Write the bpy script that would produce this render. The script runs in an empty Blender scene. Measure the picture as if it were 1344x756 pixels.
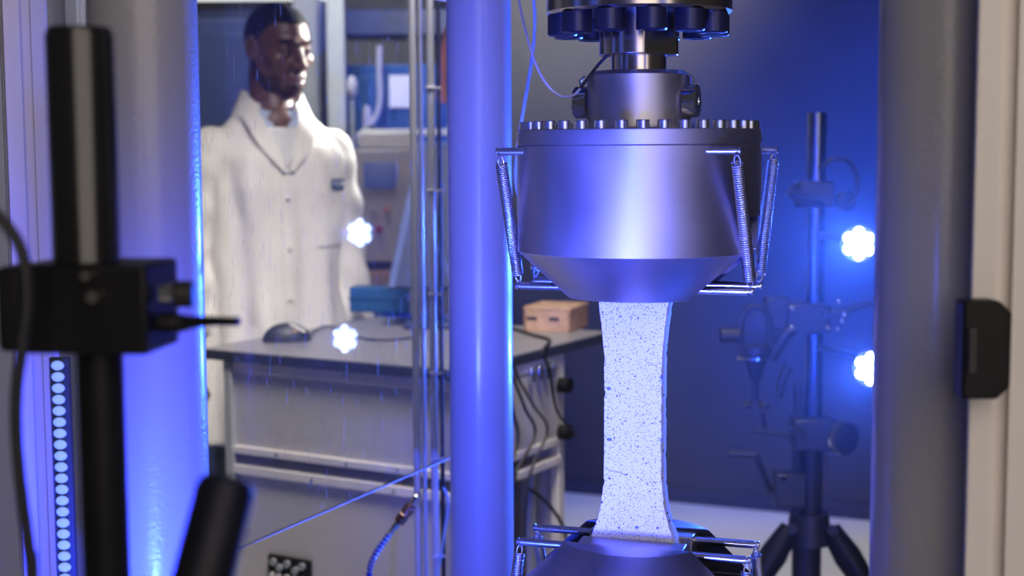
import bpy, bmesh, math, random
import numpy as np
from mathutils import Matrix, Vector, Euler, noise
R = math.radians
random.seed(7)
S = bpy.context.scene
COL = S.collection
# ------------------------------------------------------------------ camera
H = 1.42
FPX = 1900.0
CR = Matrix.Rotation(R(90 - 5.5), 3, 'X') @ Matrix.Rotation(R(-0.3), 3, 'Z')
cd = bpy.data.cameras.new('camera'); cam = bpy.data.objects.new('camera', cd); COL.objects.link(cam)
cd.sensor_width = 36; cd.lens = FPX / 1344 * 36; cd.clip_start = .02
cam.matrix_world = Matrix.Translation((0, 0, H)) @ CR.to_4x4()
cd.dof.use_dof = True; cd.dof.focus_distance = 1.45; cd.dof.aperture_fstop = 6.0
S.camera = cam
def at(px, py, Y):
    d = CR @ Vector(((px - 672) / FPX, (378 - py) / FPX, -1)); d *= Y / d.y
    return Vector((0, 0, H)) + d
# ------------------------------------------------------------------ world and lights
w = bpy.data.worlds.new('world'); S.world = w; w.use_nodes = True
w.node_tree.nodes['Background'].inputs[0].default_value = (.62, .60, .62, 1)
w.node_tree.nodes['Background'].inputs[1].default_value = .05
S.view_settings.view_transform = 'Standard'; S.view_settings.look = 'None'
S.view_settings.exposure = 0; S.view_settings.gamma = 1; S.view_settings.use_curve_mapping = False
def light(name, kind, loc, power, color, size=.1, aim=None, spot=60, blend=.6, sy=None):
    l = bpy.data.lights.new(name, kind); l.energy = power; l.color = color
    if kind == 'AREA':
        l.size = size
        if sy: l.shape = 'RECTANGLE'; l.size_y = sy
    else: l.shadow_soft_size = size
    if kind == 'SPOT': l.spot_size = R(spot); l.spot_blend = blend
    o = bpy.data.objects.new(name, l); COL.objects.link(o); o.location = loc
    if aim is not None:
        o.rotation_euler = (Vector(aim) - Vector(loc)).to_track_quat('-Z', 'Y').to_euler()
    return o
BLUE = (.018, .072, 1.0)
PALE = (.52, .50, 1.0)
# blue lamps of the optical rig: one low on the near stand, one beside the camera, a pale one aimed at the specimen; then added fills
light('rig_lamp_stand', 'SPOT', (-.25, .86, H - .46), 80, (.02, .048, 1), .03, (.0, 1.7, H - .30), 112, .9)
light('rig_lamp_camera', 'SPOT', (-.08, .05, H - .17), 55, BLUE, .05, (.14, 1.5, H - .05), 26, .9)
light('rig_lamp_pale', 'SPOT', (-.16, .55, H - .50), 31, PALE, .035, (.11, 1.5, H - .19), 34, .7)
light('added_fill_cone', 'SPOT', (-.10, .80, H - .75), 16, BLUE, .05, (.13, 1.5, H - .10), 60, .8)  # added blue fill for light bounced up into the grip cone
light('added_fill_column', 'SPOT', (-.02, .10, H - .32), 70, BLUE, .04, (-.03, 2.0, H - .36), 15, 1.0)  # added spot that blues the middle column and bench front
light('added_glow_wall', 'SPOT', (1.75, 3.9, H - .05), 520, (.01, .09, 1), .05, (1.0, 5.6, H - .25), 84, 1.0)  # added out-of-view spot, stands in for lens glow on the back wall
light('added_wash_wall', 'SPOT', (.62, 1.75, H - .55), 14, BLUE, .05, (1.35, 5.4, H - .1), 70, 1.0)  # added blue wash for the back wall
# room lights, two of them added fills
light('ceiling_lamp_lab', 'SPOT', (.0, 1.9, 3.0), 430, (1, .93, .86), .35, (-.62, 3.1, .6), 62, .9)
light('added_fill_far', 'SPOT', (-.7, 4.5, 3.1), 230, (.96, .97, 1), .3, (-.75, 5.9, 1.5), 85, .8)  # added fill to brighten the far lab
light('ceiling_lamp_key', 'SPOT', (.25, 4.5, 2.0), 420, (1, .97, .9), .10, (-.62, 3.8, 1.6), 40)
light('ceiling_lamp_back', 'SPOT', (.35, 4.4, 3.15), 850, (1, .94, .84), .3, (.35, 5.9, 2.45), 56, 1.0)
light('added_fill_front', 'AREA', (.75, -1.3, 2.3), 36, (1, .88, .78), 2.4, (.4, 1.3, 1.3))  # added warm fill for grip metal and right profile, no ceiling fixture
light('ceiling_lamp_floor', 'SPOT', (1.5, 4.5, 3.1), 220, (1, .97, .93), .3, (1.0, 4.7, 0), 42, .8)
# ------------------------------------------------------------------ materials
def mat(name, col, rough=.5, metal=0, var=.08, scale=30, bump=0, bscale=200, emit=None, est=0, coat=0, stretch=None, rvar=0):
    m = bpy.data.materials.new(name); m.use_nodes = True
    nt = m.node_tree; n = nt.nodes; l = nt.links; p = n['Principled BSDF']
    p.inputs['Roughness'].default_value = rough; p.inputs['Metallic'].default_value = metal
    p.inputs['Coat Weight'].default_value = coat; p.inputs['Coat Roughness'].default_value = .15
    tc = n.new('ShaderNodeTexCoord'); mp = n.new('ShaderNodeMapping'); l.new(tc.outputs['Object'], mp.inputs[0])
    if stretch: mp.inputs['Scale'].default_value = stretch
    nz = n.new('ShaderNodeTexNoise'); nz.inputs['Scale'].default_value = scale; nz.inputs['Detail'].default_value = 5
    l.new(mp.outputs[0], nz.inputs['Vector'])
    cr = n.new('ShaderNodeMapRange'); cr.inputs['From Min'].default_value = .3; cr.inputs['From Max'].default_value = .7
    cr.inputs['To Min'].default_value = 1 - var; cr.inputs['To Max'].default_value = 1 + var
    l.new(nz.outputs[0], cr.inputs[0])
    mx = n.new('ShaderNodeVectorMath'); mx.operation = 'SCALE'; mx.inputs[0].default_value = col
    l.new(cr.outputs[0], mx.inputs['Scale']); l.new(mx.outputs[0], p.inputs['Base Color'])
    if rvar:
        r2 = n.new('ShaderNodeMapRange'); r2.inputs['From Min'].default_value = .3; r2.inputs['From Max'].default_value = .7
        r2.inputs['To Min'].default_value = rough - rvar; r2.inputs['To Max'].default_value = rough + rvar
        l.new(nz.outputs[0], r2.inputs[0]); l.new(r2.outputs[0], p.inputs['Roughness'])
    if bump:
        b = n.new('ShaderNodeBump'); b.inputs['Strength'].default_value = bump; b.inputs['Distance'].default_value = .001
        n2 = n.new('ShaderNodeTexNoise'); n2.inputs['Scale'].default_value = bscale; l.new(mp.outputs[0], n2.inputs['Vector'])
        l.new(n2.outputs[0], b.inputs['Height']); l.new(b.outputs[0], p.inputs['Normal'])
    if emit: p.inputs['Emission Color'].default_value = (*emit, 1); p.inputs['Emission Strength'].default_value = est
    return m
M = dict(
 column=mat('column_paint', (.34, .34, .37), .34, 0, .03, 8, .5, 260, coat=.3),
 satin=mat('satin_steel', (.55, .53, .57), .42, 1, .10, 9, .12, 700, rvar=.05),
 cone=mat('ground_steel', (.42, .41, .46), .42, 1, .12, 14, .15, 500, rvar=.05),
 polish=mat('polished_steel', (.58, .52, .46), .2, 1, .10, 12, .05, 300, stretch=(1, 1, .1)),
 pipe=mat('drawn_pipe', (.62, .62, .66), .26, .45, .04),
 chrome=mat('chrome', (.75, .75, .78), .14, 1, .04),
 pin=mat('pin_steel', (.62, .62, .68), .27, 1, .05),
 spring=mat('spring_steel', (.62, .62, .66), .30, 1, .05),
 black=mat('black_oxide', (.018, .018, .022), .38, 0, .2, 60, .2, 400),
 blackp=mat('black_plastic', (.008, .008, .009), .45, 0, .2, 40),
 blackg=mat('black_gloss', (.012, .012, .013), .22, 0, .1, 30, coat=.4),
 alu=mat('anodised_aluminium', (.70, .66, .61), .42, .15, .04, 20, .1, 500, stretch=(1, 1, .08)),
 alud=mat('aluminium_groove', (.16, .15, .15), .5, .5, .1),
 panel=mat('grey_panel', (.42, .40, .38), .5, 0, .05, 5, .05, 300),
 sheet=mat('enclosure_sheet', (.45, .46, .52), .45, 0, .04, 4),
 dark=mat('dark_wall_paint', (.045, .045, .050), .6, 0, .10, 6, .3, 90),
 floor=mat('pale_floor', (.60, .59, .57), .4, 0, .06, 3),
 desk=mat('desk_laminate', (.24, .23, .26), .35, 0, .06, 12),
 edge=mat('desk_edge', (.03, .035, .06), .5),
 wood=mat('beech_wood', (.52, .33, .22), .5, 0, .16, 5, .1, 60, stretch=(8, 1, 8)),
 woode=mat('beech_end_grain', (.38, .23, .15), .6, 0, .2, 40),
 woodd=mat('brown_laminate', (.34, .20, .15), .5, 0, .1, 6),
 white=mat('white_plastic', (.72, .70, .68), .45, 0, .03),
 paper=mat('paper', (.75, .74, .76), .7, 0, .03),
 coat=mat('white_cotton', (.80, .77, .74), .8, 0, .04, 7, .35, 160),
 shirt=mat('pale_shirt', (.66, .66, .68), .8, 0, .05),
 collar=mat('blue_shirt', (.45, .52, .70), .8, 0, .05),
 skin=mat('brown_skin', (.125, .052, .034), .42, 0, .15, 40, .25, 300),
 lip=mat('lip_skin', (.17, .06, .05), .4, 0, .1, 60),
 beard=mat('short_beard', (.055, .028, .020), .7, 0, .3, 200),
 litalu=mat('warm_lit_profile', (.86, .80, .75), .45, 0, .03, 20),  # lighter copy of the aluminium, warm light put into its colour
 post=mat('polished_dark_post', (.16, .18, .24), .2, 1, .05),
 rig=mat('rig_anodised', (.035, .04, .06), .35, .2, .1, 20),
 hair=mat('black_hair', (.006, .005, .005), .8, 0, .4, 260, .8, 500),
 eye=mat('eye_white', (.55, .5, .47), .2), iris=mat('dark_iris', (.02, .01, .008), .15),
 trousers=mat('navy_trousers', (.02, .025, .05), .8),
 patch=mat('blue_patch', (.02, .06, .16), .6),
 bluecab=mat('blue_cabinet', (.02, .085, .26), .4, 0, .1, 5),
 bluebox=mat('blue_box', (.03, .12, .32), .4, 0, .1, 5),
 grey=mat('grey_metal', (.36, .37, .38), .45, .1, .05),
 lgrey=mat('light_grey_post', (.50, .53, .54), .45, 0, .04),
 cabinet=mat('control_cabinet', (.42, .41, .40), .5, 0, .05, 6),
 screen=mat('blue_screen', (.03, .05, .18), .2, 0, .2, 15, emit=(.03, .06, .3), est=.35),
 mon=mat('monitor_shell', (.035, .05, .14), .4, 0, .1, 10),  # blue light on the monitor put into its shell colour
 mone=mat('monitor_rim', (.10, .14, .36), .35, 0, .05),  # rim colour tinted with the blue light falling on it
 red=mat('red_button', (.35, .01, .03), .35), pink=mat('salmon_cover', (.60, .22, .20), .6),
 wallg=mat('lab_wall', (.16, .16, .165), .7, 0, .15, 2, stretch=(1, 1, 4)),
 cable=mat('cable_black', (.015, .015, .018), .5), cablew=mat('cable_grey', (.48, .47, .55), .45),
 cableb=mat('cable_translucent_blue', (.30, .42, .52), .35),
 hose=mat('blue_hose', (.01, .06, .40), .35), brass=mat('bronze_fitting', (.40, .24, .18), .3, 1, .1),
 lens=mat('lit_led_lens', (.8, .8, 1), .3, 0, 0, emit=(.32, .45, 1), est=50),
 ledlow=mat('lit_strip_led', (.2, .2, .3), .3, 0, 0, emit=(.20, .34, 1), est=1.1),
 lamp=mat('lamp_shell', (.04, .045, .06), .35), lit=mat('lit_ceiling_panel', (.8, .8, .8), .5, emit=(1, 1, .95), est=1.1),
)
for k_, v_ in (('blackp', .22), ('hair', .08), ('beard', .1), ('lamp', .35)): M[k_].node_tree.nodes['Principled BSDF'].inputs['Specular IOR Level'].default_value = v_
# speckled specimen paint
def speckle():
    m = bpy.data.materials.new('speckled_white_paint'); m.use_nodes = True; n = m.node_tree.nodes; l = m.node_tree.links
    p = n['Principled BSDF']; p.inputs['Roughness'].default_value = .75
    tc = n.new('ShaderNodeTexCoord'); prev = None
    def dots(scale, thr, soft, keep):
        v = n.new('ShaderNodeTexVoronoi'); v.inputs['Scale'].default_value = scale; l.new(tc.outputs['Object'], v.inputs['Vector'])
        a = n.new('ShaderNodeSeparateColor'); l.new(v.outputs['Color'], a.inputs[0])
        # dot radius varies per cell; many cells hold none
        mr = n.new('ShaderNodeMapRange'); mr.inputs['From Min'].default_value = keep; mr.inputs['From Max'].default_value = 1
        mr.inputs['To Min'].default_value = 0; mr.inputs['To Max'].default_value = thr; l.new(a.outputs[0], mr.inputs[0])
        s = n.new('ShaderNodeMath'); s.operation = 'SUBTRACT'; l.new(v.outputs['Distance'], s.inputs[0]); l.new(mr.outputs[0], s.inputs[1])
        q = n.new('ShaderNodeMapRange'); q.inputs['From Min'].default_value = -soft; q.inputs['From Max'].default_value = soft; l.new(s.outputs[0], q.inputs[0])
        return q.outputs[0]
    d1 = dots(560, .40, .05, .62); d2 = dots(330, .34, .04, .84); d3 = dots(150, .28, .03, .95); d4 = dots(900, .5, .08, .55)
    def mul(a, b):
        k = n.new('ShaderNodeMath'); k.operation = 'MULTIPLY'; l.new(a, k.inputs[0]); l.new(b, k.inputs[1]); return k.outputs[0]
    f = mul(mul(d1, d2), mul(d3, d4))
    mx = n.new('ShaderNodeMix'); mx.data_type = 'RGBA'; l.new(f, mx.inputs[0])
    mx.inputs[6].default_value = (.05, .06, .10, 1); mx.inputs[7].default_value = (.82, .82, .82, 1)
    l.new(mx.outputs[2], p.inputs['Base Color'])
    b = n.new('ShaderNodeBump'); b.inputs['Strength'].default_value = .3; b.inputs['Distance'].default_value = .0006
    nz = n.new('ShaderNodeTexNoise'); nz.inputs['Scale'].default_value = 500; l.new(tc.outputs['Object'], nz.inputs['Vector']); l.new(nz.outputs[0], b.inputs['Height'])
    l.new(b.outputs[0], p.inputs['Normal'])
    return m
M['speckle'] = speckle()
def pane_mat():
    m = bpy.data.materials.new('scratched_acrylic'); m.use_nodes = True; n = m.node_tree.nodes; l = m.node_tree.links
    n.remove(n['Principled BSDF']); out = n['Material Output']
    t = n.new('ShaderNodeBsdfTransparent'); t.inputs[0].default_value = (.97, .98, .98, 1)
    g = n.new('ShaderNodeBsdfGlossy'); g.inputs['Roughness'].default_value = .015
    fr = n.new('ShaderNodeFresnel'); fr.inputs[0].default_value = 1.49
    a = n.new('ShaderNodeMixShader'); l.new(fr.outputs[0], a.inputs[0]); l.new(t.outputs[0], a.inputs[1]); l.new(g.outputs[0], a.inputs[2])
    # fine scratches and dust specks in the surface
    tc = n.new('ShaderNodeTexCoord')
    def scr(rot, sc, thr, base):
        mp = n.new('ShaderNodeMapping'); mp.inputs['Rotation'].default_value = (0, R(rot), 0); mp.inputs['Scale'].default_value = sc
        l.new(tc.outputs['Object'], mp.inputs[0]); z = n.new('ShaderNodeTexNoise'); z.inputs['Scale'].default_value = base
        z.inputs['Detail'].default_value = 2; l.new(mp.outputs[0], z.inputs['Vector'])
        r = n.new('ShaderNodeMapRange'); r.inputs['From Min'].default_value = thr; r.inputs['From Max'].default_value = thr + .04; l.new(z.outputs[0], r.inputs[0]); return r.outputs[0]
    def mx(a_, b_):
        k = n.new('ShaderNodeMath'); k.operation = 'MAXIMUM'; l.new(a_, k.inputs[0]); l.new(b_, k.inputs[1]); return k.outputs[0]
    s = mx(mx(scr(0, (1, 1, .09), .69, 300), scr(35, (1, 1, .08), .705, 260)), scr(-50, (1, 1, .09), .71, 280))
    v = n.new('ShaderNodeTexVoronoi'); v.inputs['Scale'].default_value = 95; l.new(tc.outputs['Object'], v.inputs['Vector'])
    c = n.new('ShaderNodeSeparateColor'); l.new(v.outputs['Color'], c.inputs[0])
    r1 = n.new('ShaderNodeMath'); r1.operation = 'GREATER_THAN'; r1.inputs[1].default_value = .86; l.new(c.outputs[0], r1.inputs[0])
    r2 = n.new('ShaderNodeMath'); r2.operation = 'LESS_THAN'; r2.inputs[1].default_value = .085; l.new(v.outputs['Distance'], r2.inputs[0])
    r3 = n.new('ShaderNodeMath'); r3.operation = 'MULTIPLY'; l.new(r1.outputs[0], r3.inputs[0]); l.new(r2.outputs[0], r3.inputs[1])
    s = mx(s, r3.outputs[0])
    k = n.new('ShaderNodeMath'); k.operation = 'MULTIPLY_ADD'; k.inputs[1].default_value = .26; k.inputs[2].default_value = .012; l.new(s, k.inputs[0])
    d = n.new('ShaderNodeBsdfDiffuse'); d.inputs[0].default_value = (.8, .82, .85, 1)
    b = n.new('ShaderNodeMixShader'); l.new(k.outputs[0], b.inputs[0]); l.new(a.outputs[0], b.inputs[1]); l.new(d.outputs[0], b.inputs[2])
    l.new(b.outputs[0], out.inputs[0]); return m
M['pane'] = pane_mat()
M['paneedge'] = mat('frosted_acrylic_edge', (.8, .82, .9), .4, 0, .02, emit=None)
# ------------------------------------------------------------------ building helpers
def wm(o):
    m = o.matrix_basis.copy()
    while o.parent: o = o.parent; m = o.matrix_basis @ m
    return m
def tag(o, label=None, cat=None, group=None, kind=None):
    if label: o['label'] = label
    if cat: o['category'] = cat
    if group: o['group'] = group
    if kind: o['kind'] = kind
    return o
def thing(name, label, cat, loc=(0, 0, 0), rz=0, group=None):
    o = bpy.data.objects.new(name, None); COL.objects.link(o); o.location = loc; o.rotation_euler = (0, 0, rz); o.empty_display_size = .05
    return tag(o, label, cat, group)
def frame(axis, up=None):
    a = Vector(axis).normalized(); u = Vector(up or (0, 0, 1))
    if abs(a.dot(u)) > .99: u = Vector((1, 0, 0))
    x = u.cross(a).normalized(); y = a.cross(x)
    return Matrix((x, y, a)).transposed()
class MB:
    def __init__(s): s.bm = bmesh.new()
    def box(s, c, size, rot=None):
        m = Matrix.Translation(c) @ ((rot.to_4x4() if rot is not None else Matrix.Identity(4))) @ Matrix.Diagonal((*size, 1))
        bmesh.ops.create_cube(s.bm, size=1, matrix=m); return s
    def cyl(s, p0, p1, r0, r1=None, seg=32, caps=True):
        p0 = Vector(p0); p1 = Vector(p1); r1 = r0 if r1 is None else r1
        m = Matrix.Translation((p0 + p1) / 2) @ frame(p1 - p0).to_4x4()
        bmesh.ops.create_cone(s.bm, cap_ends=caps, segments=seg, radius1=r0, radius2=r1, depth=(p1 - p0).length, matrix=m); return s
    def lathe(s, prof, origin=(0, 0, 0), axis=(0, 0, 1), seg=64, cap=True):
        F = frame(axis); o = Vector(origin); rings = []
        for r, z in prof:
            rings.append([s.bm.verts.new(o + F @ Vector((r * math.cos(t), r * math.sin(t), z))) for t in [2 * math.pi * i / seg for i in range(seg)]])
        for a, b in zip(rings, rings[1:]):
            for i in range(seg): s.bm.faces.new((a[i], a[(i + 1) % seg], b[(i + 1) % seg], b[i]))
        if cap:
            s.bm.faces.new(list(reversed(rings[0]))); s.bm.faces.new(rings[-1])
        return s
    def tube(s, pts, r, seg=10, smooth=True, n=6):
        P = [Vector(p) for p in pts]
        if smooth and len(P) > 2:
            Q = []
            for i in range(len(P) - 1):
                a = P[max(i - 1, 0)]; b = P[i]; c = P[i + 1]; d = P[min(i + 2, len(P) - 1)]
                for k in range(n):
                    t = k / n; Q.append(.5 * ((2 * b) + (c - a) * t + (2 * a - 5 * b + 4 * c - d) * t * t + (3 * b - a - 3 * c + d) * t ** 3))
            Q.append(P[-1]); P = Q
        rs = r if isinstance(r, (list, tuple)) else None
        rings = []; u = None
        for i, p in enumerate(P):
            t = (P[min(i + 1, len(P) - 1)] - P[max(i - 1, 0)]).normalized()
            if u is None: u = t.orthogonal().normalized()
            u = (u - t * u.dot(t)).normalized(); v = t.cross(u)
            rr = r if rs is None else np.interp(i / (len(P) - 1), np.linspace(0, 1, len(rs)), rs)
            rings.append([s.bm.verts.new(p + (u * math.cos(a) + v * math.sin(a)) * rr) for a in [2 * math.pi * k / seg for k in range(seg)]])
        for a, b in zip(rings, rings[1:]):
            for i in range(seg): s.bm.faces.new((a[i], a[(i + 1) % seg], b[(i + 1) % seg], b[i]))
        s.bm.faces.new(list(reversed(rings[0]))); s.bm.faces.new(rings[-1]); return s
    def ell(s, c, rad, rot=None, seg=20):
        m = Matrix.Translation(c) @ (rot.to_4x4() if rot is not None else Matrix.Identity(4)) @ Matrix.Diagonal((*rad, 1))
        bmesh.ops.create_uvsphere(s.bm, u_segments=seg, v_segments=seg * 3 // 4, radius=1, matrix=m); return s
    def prism(s, poly, o, ex, ey, ez, th):
        """polygon (x, y) in the plane o + x ex + y ey, thickened by th along ez"""
        o = Vector(o); ex = Vector(ex); ey = Vector(ey); ez = Vector(ez)
        a = [s.bm.verts.new(o + ex * x + ey * y) for x, y in poly]; b = [s.bm.verts.new(o + ex * x + ey * y + ez * th) for x, y in poly]
        n = len(poly); s.bm.faces.new(a); s.bm.faces.new(list(reversed(b)))
        for i in range(n): s.bm.faces.new((a[i], b[i], b[(i + 1) % n], a[(i + 1) % n]))
        return s
    def mesh(s, name):
        bmesh.ops.recalc_face_normals(s.bm, faces=s.bm.faces); me = bpy.data.meshes.new(name); s.bm.to_mesh(me); s.bm.free(); return me
    def build(s, name, m, parent=None, bev=0, angle=35, label=None, cat=None, group=None, kind=None):
        me = s.mesh(name); me.materials.append(m)
        me.polygons.foreach_set('use_smooth', [True] * len(me.polygons)); me.set_sharp_from_angle(angle=R(angle))
        o = bpy.data.objects.new(name, me); COL.objects.link(o)
        if parent is not None: me.transform(wm(parent).inverted()); o.parent = parent
        if bev:
            b = o.modifiers.new('bevel', 'BEVEL'); b.width = bev; b.segments = 2; b.limit_method = 'ANGLE'; b.angle_limit = R(40)
        return tag(o, label, cat, group, kind)
def struct(name, mb, m, **k): return mb.build(name, m, kind='structure', **k)
def copy_tree(o, parent=None):
    c = o.copy(); COL.objects.link(c)
    if parent is not None: c.parent = parent
    for ch in [x for x in COL.objects if x.parent == o]: copy_tree(ch, c)
    return c
# ================================================================== THE ROOM
struct('floor', MB().box((0, 3.5, -.05), (9, 13, .1)), M['floor'])
WB = at(930, 671, 5.67); wdir = Vector((.567, -.24, 0)).normalized(); wn = Vector((-wdir.y, wdir.x, 0))
wc = Vector((WB.x, WB.y, 0)); wr = Matrix((wdir, wn, (0, 0, 1))).transposed()
wl0, wl1 = -.94, 2.6
struct('wall_back', MB().box(wc + wdir * (wl0 + wl1) / 2 + wn * .03 + Vector((0, 0, 1.55)), (wl1 - wl0, .06, 3.1), wr), M['dark'])
struct('baseboard_back', MB().box(wc + wdir * (wl0 + wl1) / 2 - wn * .008 + Vector((0, 0, .028)), (wl1 - wl0, .016, .056), wr), M['edge'], bev=.004)
struct('wall_far', MB().box((0, 8.05, 1.6), (9, .1, 3.2)), M['wallg'])
struct('wall_left', MB().box((-3.05, 5, 1.6), (.1, 6.2, 3.2)), M['wallg'])
struct('wall_right', MB().box((4.05, 5, 1.6), (.1, 6.2, 3.2)), M['wallg'])
# ================================================================== LOAD FRAME
TH = R(-17.9)
GX, GY = at(838, 200, 1.5).x, 1.5
W = Vector((math.cos(TH), math.sin(TH), 0)); D = Vector((-math.sin(TH), math.cos(TH), 0)); Z = Vector((0, 0, 1))
base = thing('machine_bed', 'heavy grey machine base under the lower grip and columns', 'machine', (GX, GY, 0), TH)
rb = Matrix.Rotation(TH, 3, 'Z')
MB().box((GX + .01, GY + .03, .26), (.72, .87, .52), rb).build('bed_body', M['panel'], base, bev=.01)
MB().box((GX + .01, GY + .03, .54), (.76, .91, .04), rb).build('bed_plate', M['satin'], base, bev=.004)
head = thing('load_frame_crosshead', 'grey steel crosshead bridging the tops of the columns', 'machine', (GX, GY, 2.2), TH)
MB().box((GX, GY, 2.32), (.76, .91, .24), rb).build('crosshead_block', M['panel'], head, bev=.01)
MB().cyl((GX, GY, 1.62), (GX, GY, 2.2), .055, seg=48).build('piston_rod', M['polish'], head)
for px, Y, lab in ((197, 1.198, 'thick blue-lit round column nearest the left profile, in front of the acrylic pane'),
                   (630.5, 2.0, 'slimmer-looking round column in the middle, between the pipes and the upper grip'),
                   (1231, 1.03, 'thick grey round column on the right, beside the latch profile')):
    p = at(px, 378, Y)
    c = thing('machine_column', lab, 'column', (p.x, p.y, .56))
    MB().cyl((p.x, p.y, .60), (p.x, p.y, 2.5), .0442, seg=96).build('column_shaft', M['column'], c)
    MB().lathe([(.07, 0), (.07, .03), (.06, .04), (.046, .04)], (p.x, p.y, .56), seg=48).build('column_collar', M['satin'], c)
# ------------------------------------------------------------------ load train above the grip
zf = at(838, 9, 1.41).z
lt = thing('load_train_flange', 'steel flange with hanging black bolts and polished spindle above the grip', 'flange', (GX, GY, zf))
MB().lathe([(.091, 0), (.0945, .003), (.0945, .045), (.06, .05), (.055, .09)], (GX, GY, zf), seg=96).build('flange_disc', M['polish'], lt)
sz = .0212
def screw_mesh(r, h, hexr, seg=28):
    mb = MB(); b = r * .10
    mb.lathe([(hexr * .98, h * .45), (hexr, 0), (r - b, 0), (r, b), (r, h)], seg=seg, cap=False)
    bm = mb.bm; bm.verts.ensure_lookup_table()
    bm.faces.new(list(reversed(bm.verts[:seg]))); bm.faces.new(bm.verts[-seg:])
    return mb.mesh('screw')
me = screw_mesh(.0152, sz, .008); me.materials.append(M['black'])
me.polygons.foreach_set('use_smooth', [True] * len(me.polygons)); me.set_sharp_from_angle(angle=R(35))
for k in range(12):
    a = R(-90 + 4 + 30 * k)
    o = bpy.data.objects.new('socket_screw', me); COL.objects.link(o); o.parent = lt; o.location = (.0785 * math.cos(a), .0785 * math.sin(a), -sz)
zn = at(838, 70, 1.46).z
# coupling nut: a cylinder with one wrench flat on the right
poly = []
for k in range(72):
    a = 2 * math.pi * k / 72; x, y = .0405 * math.cos(a), .0405 * math.sin(a)
    poly.append((x, y))
def flatcut(poly, ang, d):
    nx, ny = math.cos(ang), math.sin(ang); out = []
    for x, y in poly:
        t = x * nx + y * ny
        out.append((x - nx * max(t - d, 0), y - ny * max(t - d, 0)))
    return out
poly = flatcut(poly, R(-52), .0335); poly = flatcut(poly, R(128), .0335)
MB().prism(poly, (GX, GY, zn), (1, 0, 0), (0, 1, 0), (0, 0, 1), zf - zn + .002).build('coupling_nut', M['polish'], lt, bev=.0012)
# ------------------------------------------------------------------ the grips
RG, RC, SL = .1255, .0765, .046     # housing radius, nose radius, half slot
def darkin(o):  # inner slot faces coloured black to keep the lit gap dark
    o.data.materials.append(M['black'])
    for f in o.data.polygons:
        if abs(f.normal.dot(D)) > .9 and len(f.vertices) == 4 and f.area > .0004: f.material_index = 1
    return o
def half(mb, prof, origin, sign, cut, seg=40):
    """one side (sign * D > cut) of a turned body; prof = (r, z) pairs"""
    rings = []
    for r, z in prof:
        a0 = math.asin(min(.999, cut / r)); ring = []
        for i in range(seg + 1):
            a = a0 + (math.pi - 2 * a0) * i / seg
            ring.append(mb.bm.verts.new(Vector(origin) + W * (r * math.cos(a)) + D * (sign * r * math.sin(a)) + Z * z))
        rings.append(ring)
    n = seg + 1
    for a, b in zip(rings, rings[1:]):
        for i in range(n): mb.bm.faces.new((a[i], a[(i + 1) % n], b[(i + 1) % n], b[i]))
    mb.bm.faces.new(rings[0]); mb.bm.faces.new(rings[-1]); return mb
def spring(p0, p1, rc, wire, turns):
    p0 = Vector(p0); p1 = Vector(p1); ax = (p1 - p0).normalized(); F = frame(ax); L = (p1 - p0).length; hk = .0065
    mb = MB(); pts = []
    n = turns * 9
    for i in range(n + 1):
        a = 2 * math.pi * i / 9; pts.append(p0 + F @ Vector((rc * math.cos(a), rc * math.sin(a), hk + (L - 2 * hk) * i / n)))
    mb.tube(pts, wire, seg=5, smooth=False)
    for q, s_ in ((p0, 1), (p1, -1)):
        loop = [q + F @ Vector((rc * .55 * math.sin(a), 0, s_ * (.0045 - .0062 * math.cos(a)))) for a in [R(-30 + 30 * k) for k in range(13)]]
        mb.tube(loop, wire, seg=6, smooth=False)
    return mb
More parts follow.
